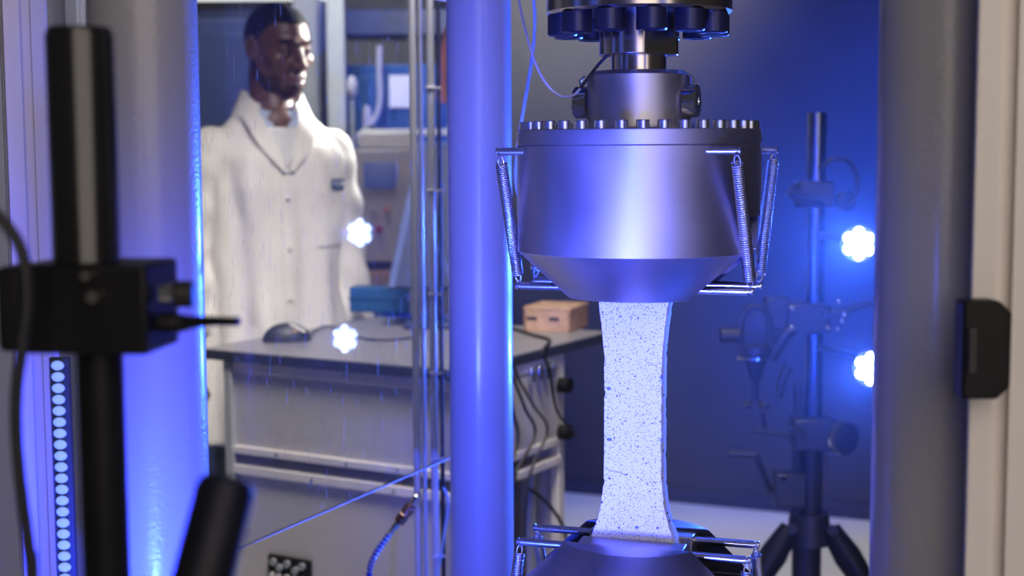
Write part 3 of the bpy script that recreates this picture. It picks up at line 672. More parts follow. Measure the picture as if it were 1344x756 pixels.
bbox(MB(), u0, -.004, .020, .030, .05, zr0).build('lower_panel', M['panel'], bn)
for u in (u0 - .012, -.010):
    bbox(MB(), u - .012, u + .012, .006, .034, .0, BZ - .026).build('corner_post', M['grey'] if u < -.3 else M['alu'], bn, bev=.002)
for u in (u0 - .002, -.016):
    bbox(MB(), u - .012, u + .012, v1 - .03, v1, .0, BZ - .018).build('corner_post', M['alu'], bn, bev=.002)
bbox(MB(), -.012, -.004, .03, v1 - .02, zr1, BZ - .055).build('side_panel', M['panel'], bn)
bbox(MB(), -.020, -.002, .03, v1 - .02, BZ - .052, BZ - .026).build('side_rail', M['alu'], bn, bev=.002)
mb = MB(); bbox(mb, -.022, 0, .03, v1 - .02, zr1 - .018, zr1); bbox(mb, -.022, 0, .03, v1 - .02, zr0, zr0 + .02); mb.build('side_rail', M['alu'], bn, bev=.002)
bbox(MB(), u0, -.012, v1 - .02, v1 - .01, .05, BZ - .02).build('back_panel', M['panel'], bn)
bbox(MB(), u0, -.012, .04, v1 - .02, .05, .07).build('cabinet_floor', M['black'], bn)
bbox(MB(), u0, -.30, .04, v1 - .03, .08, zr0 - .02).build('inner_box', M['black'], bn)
for u, z in ((-.30, BZ - .038), (-.10, BZ - .038), (-.50, zr1 - .009), (-.16, zr1 - .009), (-.30, zr1 - .009), (-.60, .60), (-.60, .52), (-.40, zr0 + .01), (-.17, zr0 + .008)):
    MB().lathe([(.0045, 0), (.0045, .002), (.003, .0032)], bp(u, .008 if z > .64 else .020, z), -bv, 14).build('panel_screw', M['chrome'], bn)
for z in (.85, .735):
    MB().cyl(bp(0, v1 - .03, z), bp(.028, v1 - .03, z), .016, seg=20).build('side_knob', M['blackp'], bn)
mb = MB()
for k in range(4): mb.box(bp(.004, .32 + .035 * k, BZ - .055), (.012, .012, .035), brt)
mb.build('cable_bracket', M['chrome'], bn, bev=.002)
for v in (.26, .37): bbox(MB(), -.05, -.02, v, v + .012, .08, zr0).build('inner_post', M['grey'], bn)
# connector plate low on the front
kp = thing('connector_plate', 'black connector plate with pale sockets low on the bench front', 'connector', bp(-.47, .008, .47), BA)
bbox(MB(), -.535, -.41, .006, .020, .40, .473).build('plate', M['blackp'], kp, bev=.004)
for i, u in enumerate((-.515, -.497, -.474, -.450, -.430)):
    MB().lathe([(.0075, 0), (.0075, .005), (.0045, .005), (.0045, .001)], bp(u, .006, .458 - .012 * (i % 2)), -bv, 18).build('socket', M['grey'], kp)
for i, u in enumerate((-.52, -.50, -.475, -.452, -.428)):
    MB().lathe([(.0065, 0), (.0065, .004), (.004, .004), (.004, .001)], bp(u, .006, .425), -bv, 18).build('socket', M['alu'], kp)
# blue unit on the cabinet floor
bbox(MB(), -.13, -.03, .17, .26, .07, .63).build('blue_unit', M['bluebox'], bev=.004, label='narrow blue unit standing inside the open right side of the bench', cat='box')
# wooden box with finger joints and two slots
def on_bench(px, py):
    d = CR @ Vector(((px - 672) / FPX, (378 - py) / FPX, -1)); return Vector((0, 0, H)) + d * ((BZR - H) / d.z)
wo = on_bench(749, 437)                                  # near bottom corner
dr = (on_bench(785, 423) - wo).normalized(); dl = (on_bench(684, 432) - wo).normalized()
dl = (dl - dr * dl.dot(dr)).normalized()
wb = thing('wooden_box', 'pale wooden finger-jointed box on the bench behind the specimen', 'box', wo)
wl, wdp, wh = .114, .134, .055
wf = Matrix((-dl, dr, (0, 0, 1))).transposed()
def wbx(mb, a0, a1, b0, b1, z0, z1): return mb.box(wo + dl * (a0 + a1) / 2 + dr * (b0 + b1) / 2 + Z * (BZ * 0 + (z0 + z1) / 2), (abs(a1 - a0), abs(b1 - b0), z1 - z0), wf)
mb = MB(); wbx(mb, .006, wl - .006, 0, wdp, 0, wh - .006)
mb.build('box_body', M['wood'], wb, bev=.0008)
mb = MB()
for k in range(5):
    for a in (0, wl - .006): wbx(mb, a, a + .0062, -.0008, wdp, .002 + k * .011, .008 + k * .011)
mb.build('finger_joint', M['woode'], wb, bev=.0005)
mb = MB(); wbx(mb, .0015, .0062, .003, wdp, 0, wh - .006); wbx(mb, wl - .0062, wl - .0015, .003, wdp, 0, wh - .006)
mb.build('box_end', M['wood'], wb)
wbx(MB(), 0, wl, 0, wdp, wh - .005, wh + .002).build('box_lid', M['wood'], wb, bev=.0008)
for a in (.028, .082): wbx(MB(), a, a + .024, -.0012, .002, .026, .034).build('slot', M['edge'], wb, bev=.001)
# cables over and down the bench side
def cab(pts, r, lab): MB().tube(pts, r, 9).build('bench_cable', M['cable'], label=lab, cat='cable', group='black cables at the bench side')
def sid(v, z, o=.03): return bp(o, v, z)
cab([on_bench(640, 424) + Z * .004, on_bench(672, 433) + Z * .004, on_bench(700, 442) + Z * .004, on_bench(722, 449) + Z * .004, sid(.33, BZ + .001), sid(.36, .90), sid(.40, .80), sid(.46, .73, .05)], .0035, 'black cable crossing the bench top in front of the wooden box')
for i, (va, vm, vb) in enumerate(((.12, .10, .20), (.15, .17, .14), (.18, .25, .18), (.20, .31, .26), (.10, .06, .10))):
    cab([bp(-.06, va, BZ + .006), sid(va, BZ + .004, .012), sid(va + .02, .90, .028), sid((va + vm) / 2 + .03, .83), sid(vm + .04, .76), sid(vb, .66), sid(vb - .02, .45), sid(vb, .1), sid(vb + .05, .008, .06)], .0042 - .0004 * i,
        'black cable hanging down the right side of the bench, ' + ('thickest of the bundle', 'second in the bundle', 'middle one of the bundle', 'rightmost long loop of the bundle', 'thinnest, nearest the middle column')[i])
cab([sid(.30, .63, .01), sid(.36, .58), sid(.42, .50, .04), sid(.44, .40, .03), sid(.40, .1, .03), sid(.40, .007, .05)], .004, 'short black cable low beside the blue unit')
# things on the bench top
m0 = on_bench(374, 450)
ms = thing('computer_mouse', 'dark blue-black computer mouse with a pale strip on the left of the bench', 'mouse', m0, R(20))
rm = Matrix.Rotation(R(12), 3, 'Z')
mb = MB(); bmesh.ops.create_uvsphere(mb.bm, u_segments=28, v_segments=18, radius=1, matrix=Matrix.Translation(m0 + Vector((0, .03, .001))) @ rm.to_4x4() @ Matrix.Diagonal((.054, .034, .040, 1)))
bmesh.ops.bisect_plane(mb.bm, geom=mb.bm.verts[:] + mb.bm.edges[:] + mb.bm.faces[:], plane_co=m0 + Z * .001, plane_no=(0, 0, -1), clear_outer=True)
mb.build('mouse_shell', M['edge'], ms)
MB().tube([m0 + rm @ Vector(q) for q in ((.012, .018, .0385), (.030, .006, .030), (.045, .002, .021))], [.003, .004, .003], 10).build('pale_strip', M['white'], ms)
MB().ell(m0 + rm @ Vector((.022, .004, .024)), (.006, .004, .004), None, 10).build('side_button', M['wood'], ms)
mc = [m0 + Vector((.045, .05, .008)), on_bench(430, 430) + Z * .004, on_bench(480, 447) + Z * .004, on_bench(530, 447) + Z * .004, on_bench(556, 436) + Z * .004, on_bench(545, 424) + Z * .004]
MB().tube(mc, .0022, 8).build('mouse_cable', M['cable'], label='thin dark cable curling across the bench top behind the pipes', cat='cable')
b0 = on_bench(500, 411)
bl = thing('blue_box', 'low blue box under the tilted monitor on the bench', 'box', b0, R(-10))
MB().box(b0 + Vector((0, .03, .034)), (.155, .07, .066), Matrix.Rotation(R(-10), 3, 'Z')).build('box_body', M['bluebox'], bl, bev=.004)
MB().box(b0 + Vector((0, .03, .036)), (.158, .073, .010), Matrix.Rotation(R(-10), 3, 'Z')).build('box_band', M['bluecab'], bl, bev=.002)
# tilted monitor seen from the side
ya = 3.38
A, B, C, Dp = at(509, 378, ya - .02), at(549, 186, ya + .08), at(640, 186, ya + .12), at(622, 378, ya + .02)
mo = thing('monitor', 'dark tilted monitor on the bench behind the chrome pipes', 'monitor', (A + Dp) / 2)
def quad(mb, a, b, c, d, th, off=0):
    nrm = (b - a).cross(d - a).normalized()
    if nrm.y < 0: nrm = -nrm
    P = [p + nrm * off for p in (a, b, c, d)] + [p + nrm * (off + th) for p in (a, b, c, d)]
    v = [mb.bm.verts.new(p) for p in P]
    for f in ((0, 1, 2, 3), (7, 6, 5, 4), (0, 4, 5, 1), (1, 5, 6, 2), (2, 6, 7, 3), (3, 7, 4, 0)): mb.bm.faces.new([v[i] for i in f])
    return mb
quad(MB(), A, B, C, Dp, .025).build('monitor_back', M['mon'], mo, bev=.004)
e1 = (Dp - A).normalized() * .016; e2 = (C - B).normalized() * .016
mb = quad(MB(), A, B, B + e2, A + e1, .004, -.004); quad(mb, B, C, C - Z * .012, B - Z * .012, .004, -.004)
mb.build('monitor_rim', M['mone'], mo, bev=.001)
c = (A + Dp) / 2
MB().cyl(c + Vector((0, .03, .08)), Vector((c.x, c.y + .03, BZR + .012)), .014, seg=20).build('monitor_stem', M['mon'], mo)
MB().box((c.x, c.y + .03, BZR + .007), (.13, .10, .012)).build('monitor_foot', M['mon'], mo, bev=.003)
w0 = on_bench(566, 414)
wp = thing('white_box', 'white cardboard box on the bench behind the chrome pipes', 'box', w0)
MB().box(w0 + Vector((0, .03, .0405)), (.097, .06, .08), Matrix.Rotation(R(-14), 3, 'Z')).build('carton', M['paper'], wp, bev=.002)
MB().box(w0 + Vector((0, .03, .079)), (.099, .062, .004), Matrix.Rotation(R(-14), 3, 'Z')).build('carton_lid', M['white'], wp, bev=.001)
# ================================================================== FAR LAB, seen through the pane
Yb = 4.25
t0, t1 = at(430, 376, Yb), at(600, 340, Yb + .95)
ft = thing('brown_table', 'brown laminate table behind the monitor carrying the control cabinet', 'table', (-.42, Yb + .5, 0))
zt_ = at(480, 376, Yb).z
MB().box((-.42, Yb + .55, zt_ - .012), (.52, 1.1, .024)).build('table_top', M['woodd'], ft, bev=.003)
for x in (-.66, -.18):
    for y in (Yb + .03, Yb + 1.07): MB().box((x, y, (zt_ - .024) / 2), (.035, .035, zt_ - .024)).build('leg', M['grey'], ft, bev=.002)
Yc = 4.8
c0, c1 = at(465, 338, Yc), at(546, 196, Yc)
cc = thing('control_cabinet', 'light grey control cabinet with blue display and red button', 'controller', ((c0.x + c1.x) / 2, Yc, zt_))
cx = (c0.x + c1.x) / 2; cw = c1.x - c0.x
MB().box((cx, Yc + .15, (zt_ + .03 + c1.z) / 2), (cw, .28, c1.z - zt_ - .03)).build('cabinet_body', M['cabinet'], cc, bev=.006)
MB().box((cx, Yc + .15, zt_ + .016), (cw * .96, .26, .031)).build('cabinet_plinth', M['edge'], cc)
MB().box((cx, Yc + .15, c1.z + .03), (cw * .9, .26, .06)).build('cabinet_top', M['white'], cc, bev=.01)
d0, d1 = at(478, 248, Yc), at(519, 213, Yc)
MB().box(((d0.x + d1.x) / 2, Yc + .008, (d0.z + d1.z) / 2), (d1.x - d0.x, .012, d1.z - d0.z)).build('display', M['screen'], cc, bev=.002)
for px, py, r, mn in ((489, 275, .009, 'grey'), (507, 275, .009, 'pink'), (497, 301, .013, 'red')):
    MB().lathe([(r, 0), (r, .008), (r * .8, .014)], at(px, py, Yc) + Vector((0, .012, 0)), (0, -1, 0), 20).build('button', M[mn], cc)
Ys = 5.2
s0_, s1_ = at(476, 178, Ys), at(600, 170, Ys)
sf = thing('wall_shelf', 'pale grey shelf board on posts above the control cabinet', 'shelf', (s0_.x, Ys, s0_.z))
MB().box(((s0_.x + s1_.x) / 2, Ys + .1, s0_.z + .011), (s1_.x - s0_.x, .3, .022)).build('shelf_board', M['white'], sf, bev=.002)
for x in (s0_.x + .02, s1_.x - .02): MB().box((x, Ys + .22, s0_.z / 2), (.03, .03, s0_.z)).build('shelf_post', M['grey'], sf)
Yk = 5.7
k0_, k1 = at(452, 420, Yk), at(586, 84, Yk)
bc = thing('blue_cabinet', 'tall blue cabinet at the back of the lab behind the shelf', 'cabinet', ((k0_.x + k1.x) / 2, Yk, 0))
MB().box(((k0_.x + k1.x) / 2, Yk + .25, k1.z / 2), (k1.x - k0_.x, .46, k1.z)).build('cabinet_body', M['bluecab'], bc, bev=.004)
wdt = k1.x - k0_.x
for i in range(2):
    x = k0_.x + wdt * (.27 + .46 * i); MB().box((x, Yk + .012, k1.z / 2), (wdt * .44, .016, k1.z * .95)).build('cabinet_door', M['bluecab'], bc, bev=.003)
nt = at(525, 120, Yk)
MB().box((nt.x, Yk - .004, nt.z), (.082, .003, .125)).build('pinned_sheet', M['paper'], label='white paper sheet fixed to the blue cabinet front', cat='paper')
MB().tube([at(x, y, Yk - .05) for x, y in ((498, 60), (498, 95), (499, 130), (495, 150), (487, 165), (480, 178))] + [Vector((at(480, 178, Yk - .05).x, Yk - .05, .02))], .011, 12).build('grey_hose', M['cablew'], label='grey hose bending down the front of the blue cabinet', cat='hose')
g0 = at(462, 114, 5.42)
gb = thing('round_gauge', 'pale round-sided fitting beside the light grey post', 'gauge', g0)
MB().ell(g0, (.022, .03, .042), None, 20).build('gauge_body', M['cablew'], gb)
MB().cyl(g0, Vector((g0.x, 5.42, 0)), .008, seg=12).build('gauge_post', M['grey'], gb)
p0_ = at(442, 80, 5.5)
po = thing('light_grey_post', 'light grey square steel post behind the right of the person', 'post', (p0_.x, 5.5, 0))
MB().box((p0_.x, 5.5, 1.3), (.066, .06, 2.6)).build('post_shaft', M['lgrey'], po, bev=.004)
MB().box((p0_.x, 5.5, .01), (.14, .14, .02)).build('post_foot', M['grey'], po)
y_ = 5.9
for px, wpx, hz, mn, lab in ((400, 34, 2.35, 'grey', 'dull grey locker between the person and the light grey post'), (290, 120, 1.95, 'mon', 'dark grey rack behind the shoulder of the person')):
    x = at(px, 80, y_).x; ww = wpx / FPX * y_
    rk = thing('tall_locker', lab, 'locker', (x, y_, 0))
    MB().box((x, y_ + .3, hz / 2), (ww, .5, hz)).build('locker_body', M[mn], rk, bev=.006)
    MB().box((x, y_ + .035, hz / 2), (ww * .9, .03, hz * .94)).build('locker_door', M[mn], rk, bev=.004)
    MB().box((x + ww * .3, y_ + .012, 1.1), (.012, .02, .1)).build('locker_handle', M['chrome'], rk)
# overhead trunking and a lit ceiling panel
za = at(350, 6, 6.4)
tk_ = thing('overhead_duct', 'grey overhead duct running across the top behind the person', 'duct', (-1.0, 6.3, at(350, 36, 6.3).z))
MB().box((-.9, 6.75, at(350, 28, 6.3).z + .02), (3.2, .3, .12)).build('duct_body', M['mon'], tk_, bev=.01)
for x in (-2.0, -.2): MB().cyl((x, 6.75, at(350, 20, 6.3).z), (x, 6.75, 3.2), .01, seg=10).build('duct_hanger', M['chrome'], tk_)
cp_ = thing('ceiling_light', 'bright white ceiling light strip at the top left', 'light', (-.95, 6.0, at(350, 4, 6.0).z))
MB().box((-1.0, 6.0, at(350, -2, 6.0).z + .012), (.62, .14, .03)).build('light_diffuser', M['lit'], cp_, bev=.003)
MB().box((-1.0, 6.0, at(350, -2, 6.0).z + .035), (.66, .18, .02)).build('light_housing', M['white'], cp_, bev=.003)
for x in (-1.25, -.75): MB().cyl((x, 6.0, at(350, -2, 6.0).z + .045), (x, 6.0, 3.2), .005, seg=8).build('light_hanger', M['chrome'], cp_)
pk_ = at(586, 85, 4.08)
pc = thing('salmon_sign_board', 'salmon-red upright cover glimpsed between pipes and middle column', 'cover', (pk_.x, 4.08, 0))
MB().box((pk_.x + .03, 4.08, pk_.z), (.10, .05, .22), Matrix.Rotation(R(8), 3, 'Y')).build('cover_body', M['pink'], pc, bev=.02)
MB().cyl((pk_.x + .03, 4.082, 0), (pk_.x + .03, 4.082, pk_.z), .012, seg=12).build('cover_post', M['grey'], pc)
pc.name = 'salmon_cover'
struct('ceiling', MB().box((0, 5.6, 3.25), (9, 5.4, .1)), M['wallg'])
# ================================================================== PERSON
PY = 3.84
PX = at(362, 300, PY).x
def sm(a, b, k): h = np.clip(.5 + .5 * (b - a) / k, 0, 1); return b * (1 - h) + a * h - k * h * (1 - h)
def ellsd(P, c, r): q = (P - np.array(c)) / np.array(r); k0 = np.linalg.norm(q, axis=-1); k1 = np.linalg.norm(q / np.array(r), axis=-1); return k0 * (k0 - 1) / np.maximum(k1, 1e-9)
def capsd(P, a, b, ra, rb):
    a = np.array(a, float); b = np.array(b, float); ab = b - a; t = np.clip(((P - a) @ ab) / (ab @ ab), 0, 1)
    return np.linalg.norm(P - (a + t[..., None] * ab), axis=-1) - (ra + (rb - ra) * t)
def headsd(P):       # +y is the face, origin at the middle of the head
    d = ellsd(P, (0, -.012, .034), (.076, .097, .086))
    d = sm(d, ellsd(P, (0, .022, -.040), (.060, .070, .076)), .03)
    d = sm(d, ellsd(P, (0, .052, -.088), (.034, .034, .028)), .03)
    for s_ in (-1, 1):
        d = sm(d, capsd(P, (s_ * .012, .086, .030), (s_ * .040, .070, .030), .010, .009), .014)
        d = sm(d, ellsd(P, (s_ * .046, .056, -.016), (.020, .024, .018)), .02)
        d = sm(d, capsd(P, (s_ * .058, .0, -.03), (s_ * .045, .035, -.082), .014, .014), .02)
        d = -sm(-d, ellsd(P, (s_ * .032, .099, .010), (.019, .018, .013)), .010)
        d = sm(d, ellsd(P, (s_ * .032, .074, .009), (.015, .014, .011)), .005)
        d = sm(d, ellsd(P, (s_ * .017, .098, -.028), (.011, .013, .010)), .008)
    d = sm(d, capsd(P, (0, .088, .018), (0, .112, -.024), .009, .0135), .012)
    d = sm(d, ellsd(P, (0, .088, -.054), (.026, .014, .010)), .01)
    d = sm(d, ellsd(P, (0, .090, -.0585), (.024, .013, .0065)), .005)
    d = sm(d, ellsd(P, (0, .088, -.071), (.021, .013, .0075)), .005)
    return d
def star(off, nu=96, nv=72, fn=None):
    th = np.linspace(0, 2 * np.pi, nu, endpoint=False); ph = np.linspace(.02, np.pi - .02, nv)
    T, Pq = np.meshgrid(th, ph); dirs = np.stack([np.sin(Pq) * np.cos(T), np.sin(Pq) * np.sin(T), np.cos(Pq)], -1)
    lo = np.zeros(T.shape); hi = np.full(T.shape, .2)
    for _ in range(22):
        mid = (lo + hi) / 2; ins = headsd(dirs * mid[..., None]) < 0; lo = np.where(ins, mid, lo); hi = np.where(ins, hi, mid)
    r = lo + (off if fn is None else fn(dirs, lo))
    return dirs * r[..., None]
def grid_mesh(mb, G, Mx):
    nv, nu = G.shape[:2]; V = [[mb.bm.verts.new(Mx @ Vector(G[j, i])) for i in range(nu)] for j in range(nv)]
    for j in range(nv - 1):
        for i in range(nu): mb.bm.faces.new((V[j][i], V[j + 1][i], V[j + 1][(i + 1) % nu], V[j][(i + 1) % nu]))
    mb.bm.faces.new(V[0]); mb.bm.faces.new(list(reversed(V[-1])))
    return mb
hc = at(366, 66, PY)
HM = Matrix.Translation(hc) @ (Matrix.Rotation(R(180 + 44), 4, 'Z') @ Matrix.Rotation(R(-11), 4, 'X') @ Matrix.Rotation(R(2), 4, 'Y')) @ Matrix.Scale(.985, 4)
# torso frame: faces the viewer, turned to the viewer's right
TM = Matrix.Translation((PX, PY, 0)) @ Matrix.Rotation(R(180 + 24), 4, 'Z')
def T3(x, y, z): return TM @ Vector((x, y, z))
me_ = thing('person', 'person in a white lab coat looking down behind the bench', 'person', (PX, PY, 0))
bd = MB()
def chain(mb, pts, rs, seg=14):
    P = [Vector(p) for p in pts]
    for i in range(len(P) - 1):
        mb.cyl(P[i], P[i + 1], rs[i], rs[i + 1], seg=seg)
    for p, r in zip(P, rs): mb.ell(p, (r, r, r), None, seg)
grid_mesh(bd, star(0), HM)
for s_ in (-1, 1):      # ears
    F = Matrix.Rotation(R(18 * s_), 3, 'Z')
    bd.ell(HM @ Vector((s_ * .079, -.012, .004)), (.009, .019, .031), (HM.to_3x3() @ F), 18)
    chain(bd, [HM @ Vector(q) for q in ((s_ * .082, -.006, -.018), (s_ * .088, -.022, .004), (s_ * .089, -.022, .024), (s_ * .084, -.006, .034), (s_ * .080, .002, .018))], [.006, .0055, .0055, .0055, .005], 10)
chain(bd, [HM @ Vector((0, -.030, -.03)), HM @ Vector((0, -.035, -.09)), T3(0, -.01, 1.535), T3(0, 0, 1.48)], [.058, .056, .060, .075], 24)
# trunk: shoulders to hips
for z, hx, hy in ((1.41, .135, .070), (1.33, .140, .095), (1.24, .145, .10), (1.12, .135, .095), (1.0, .150, .105), (.93, .155, .11)):
    bd.ell(T3(0, 0, z), (hx, hy, .09), TM.to_3x3(), 24)
SR, SLf = T3(.165, 0, 1.425), T3(-.158, 0, 1.420)        # right (viewer's left) / left shoulder: local +x is the viewer's left after the turn
def hand(mb, wrist, dirv, palmn, curl=.5):
    d = Vector(dirv).normalized(); n = Vector(palmn); n = (n - d * n.dot(d)).normalized(); s_ = d.cross(n)
    mt = Matrix((s_, d, n)).transposed()
    mb.ell(wrist + d * .048, (.040, .052, .015), mt, 18)
    for i, (o_, l_) in enumerate(((-.030, .068), (-.010, .076), (.010, .071), (.029, .056))):
        a = wrist + d * .088 + s_ * o_; c1 = R(25 + 40 * curl); c2 = R(50 + 70 * curl)
        b_ = a + (d * math.cos(c1 * .5) + n * math.sin(c1 * .5)) * l_ * .42; c_ = b_ + (d * math.cos(c1) + n * math.sin(c1)) * l_ * .32; e_ = c_ + (d * math.cos(c2) + n * math.sin(c2)) * l_ * .26
        chain(mb, [a - d * .01, b_, c_, e_], [.0092, .0086, .0078, .0070], 10)
    a = wrist + d * .022 - s_ * .030; b_ = a + (d * .6 - s_ * .75 + n * .2).normalized() * .036; c_ = b_ + (d * .9 - s_ * .25 + n * .35).normalized() * .032
    chain(mb, [a, b_, c_], [.013, .0105, .0085], 10)
# right arm hangs; left arm bent forward, hand on the bench
ER = T3(.235, .0, 1.18); WR = T3(.245, .045, .93)
EL = T3(-.198, -.02, 1.19); WL = T3(-.205, .03, .94)
chain(bd, [SR, ER, WR], [.052, .042, .028]); chain(bd, [SLf, EL, WL], [.052, .042, .028])
hand(bd, WR, (WR - ER), T3(-1, 0, 0) - T3(0, 0, 0), .4)
hand(bd, WL, (WL - EL), T3(1, 0, 0) - T3(0, 0, 0), .4)
for s_ in (-1, 1):
    hp_ = T3(s_ * .088, 0, .90); kn = T3(s_ * .095, .012, .49); an = T3(s_ * .10, -.01, .09)
    chain(bd, [hp_, kn, an], [.085, .056, .040], 18); bd.ell(T3(s_ * .10, .055, .045), (.038, .115, .035), TM.to_3x3(), 16)
bod = bd.build('body', M['skin'], me_, angle=180)
def remesh(o, vx, sm_it):
    r = o.modifiers.new('remesh', 'REMESH'); r.mode = 'VOXEL'; r.voxel_size = vx; r.use_smooth_shade = True
    if sm_it:
        s_ = o.modifiers.new('smooth', 'SMOOTH'); s_.iterations = sm_it; s_.factor = .5
remesh(bod, .0036, 2)
# eyes, brows, lips, hair as parts
for s_ in (-1, 1):
    e = MB().ell(HM @ Vector((s_ * .032, .0745, .008)), (.0125, .0125, .0105), HM.to_3x3(), 18).build('eye', M['eye'], me_)
    MB().ell(HM @ Vector((s_ * .032 - .001, .0845, .0045)), (.0058, .0030, .0055), HM.to_3x3(), 14).build('iris', M['iris'], e)
    MB().tube([HM @ Vector(q) for q in ((s_ * .014, .0965, .030), (s_ * .028, .0945, .037), (s_ * .042, .082, .036), (s_ * .052, .068, .029))], [.003, .0042, .004, .002], 8).build('eyebrow', M['hair'], me_)
    MB().tube([HM @ Vector(q) for q in ((s_ * .018, .0865, .009), (s_ * .026, .090, .0155), (s_ * .036, .088, .0155), (s_ * .046, .079, .009))], .0024, 8).build('eyelid', M['skin'], me_)
MB().tube([HM @ Vector(q) for q in ((-.022, .094, -.0605), (-.010, .1025, -.057), (0, .1035, -.0585), (.010, .1025, -.057), (.022, .094, -.0605))], [.001, .0038, .003, .0038, .001], 8).build('upper_lip', M['lip'], me_)
MB().tube([HM @ Vector(q) for q in ((-.020, .093, -.066), (0, .1025, -.071), (.020, .093, -.066))], [.001, .0048, .001], 8).build('lower_lip', M['lip'], me_)
def hairoff(dr_, r):
    P = dr_ * r[..., None]; x, y, z = P[..., 0], P[..., 1], P[..., 2]
    line = np.where(y > .045, .078 - .0 * np.abs(x), np.where(y > .02, .052 + (y - .02) * 1.0, np.where(y > -.005, .0 + (y + .005) * 1.9 + .004, -.045)))
    line = np.where((y > .0) & (y <= .045) & (np.abs(x) > .055), line, line)
    return np.where(z > line, .0055, -.012)
grid_mesh(MB(), star(0, 128, 96, hairoff), HM).build('hair', M['hair'], me_, angle=180)
def beardoff(dr_, r):
    P = dr_ * r[..., None]; x, y, z = P[..., 0], P[..., 1], P[..., 2]
    msk = (z < -.078 + .0 * x) & (z > -.115) & (y > .015) & (np.abs(x) < .03)
    m2 = (z > -.050) & (z < -.040) & (np.abs(x) < .030) & (y > .06)
    m3 = (z < -.058) & (z > -.1) & (np.abs(x) > .026) & (y < .075) & (y > .02)
    return np.where(msk | m2 | m3, .0012, -.012)
grid_mesh(MB(), star(0, 128, 96, beardoff), HM).build('beard', M['beard'], me_, angle=180)
# trousers and shoes
tr_ = MB()
tr_.ell(T3(0, 0, .92), (.165, .12, .10), TM.to_3x3(), 24)
for s_ in (-1, 1): chain(tr_, [T3(s_ * .088, 0, .90), T3(s_ * .097, .012, .49), T3(s_ * .10, -.01, .075)], [.098, .078, .070], 20)
tro = tr_.build('trousers', M['trousers'], me_, angle=180); remesh(tro, .010, 3)
for s_ in (-1, 1):
    MB().ell(T3(s_ * .10, .055, .044), (.050, .135, .044), TM.to_3x3(), 20).build('shoe', M['black'], me_)
# lab coat: lofted trunk with folds plus sleeves, fused into one surface
secs = [(.655, .215, .160, .0), (.80, .205, .152, .0), (.95, .190, .142, .0), (1.08, .180, .132, 0), (1.20, .182, .132, 0), (1.32, .192, .132, 0), (1.40, .192, .122, 0), (1.445, .172, .104, -.004), (1.48, .135, .088, -.010), (1.51, .106, .074, -.014), (1.54, .094, .066, -.016)]
sz_ = [s[0] for s in secs]
def sec(z): return [float(np.interp(z, sz_, [s[i] for s in secs])) for i in (1, 2, 3)]
def coat_r(a, z):
    hx, hy, oy = sec(z); ca, sa = math.cos(a), math.sin(a); e = 2.3
    k = (abs(ca) ** e + abs(sa) ** e) ** (-1 / e)
    amp = np.interp(z, [.65, 1.0, 1.3, 1.45, 1.54], [.024, .017, .012, .004, 0])
    f = math.sin(a * 7 + 1.2 * math.sin(z * 4)) * .5 + math.sin(a * 13 + 2 + z * 3.5) * .35 + noise.noise(Vector((ca * 2.2, sa * 2.2, z * 3.2))) * 1.2
    k2 = noise.noise(Vector((ca * 4, sa * 4 + z * 5, z * 6))) * .006 * (1 if z < 1.45 else .3)
    return hx * k * ca + (amp * f + k2) * ca, hy * k * sa + (amp * f + k2) * sa + oy
ct = MB(); rings = []
for z in np.linspace(.655, 1.54, 100):
    k_ = min(1, max(0, (z - 1.42) / .10)); rings.append([ct.bm.verts.new(T3(*coat_r(2 * math.pi * i / 120, z), z - .062 * k_ * max(0, math.sin(2 * math.pi * i / 120)) ** 2)) for i in range(120)])
for a, b in zip(rings, rings[1:]):
    for i in range(120): ct.bm.faces.new((a[i], a[(i + 1) % 120], b[(i + 1) % 120], b[i]))
ct.bm.faces.new(rings[0]); ct.bm.faces.new(rings[-1])
def sleeve(mb, pts, rs, n=26, seg=28, ph=0.):
    P = [Vector(p) for p in pts]; Q = []; RR = []
    for i in range(n + 1):
        t = i / n * (len(P) - 1); j = min(int(t), len(P) - 2); f = t - j; Q.append(P[j].lerp(P[j + 1], f)); RR.append(rs[j] + (rs[j + 1] - rs[j]) * f)
    rg = []
    for i, p in enumerate(Q):
        ax_ = (Q[min(i + 1, n)] - Q[max(i - 1, 0)]); F = frame(ax_, (0, 1, 0))
        rg.append([mb.bm.verts.new(p + F @ Vector((math.cos(a), math.sin(a), 0)) * (RR[i] * (1 + .07 * math.sin(i * 1.1 + 1.5 * math.sin(a + ph)) + .05 * math.sin(3 * a + i * .5)))) for a in [2 * math.pi * k / seg for k in range(seg)]])
    for a, b in zip(rg, rg[1:]):
        for i in range(seg): mb.bm.faces.new((a[i], a[(i + 1) % seg], b[(i + 1) % seg], b[i]))
    mb.bm.faces.new(rg[0]); mb.bm.faces.new(rg[-1])
ct.ell(SR, (.058, .062, .058), None, 20); ct.ell(SLf, (.056, .060, .056), None, 20)
sleeve(ct, [SR + Vector((0, 0, .0)), ER, ER.lerp(WR, .92)], [.062, .056, .052]); sleeve(ct, [SLf, EL, EL.lerp(WL, .97)], [.060, .054, .052], ph=2)
cto = ct.build('lab_coat', M['coat'], me_, angle=180); remesh(cto, .0075, 2)
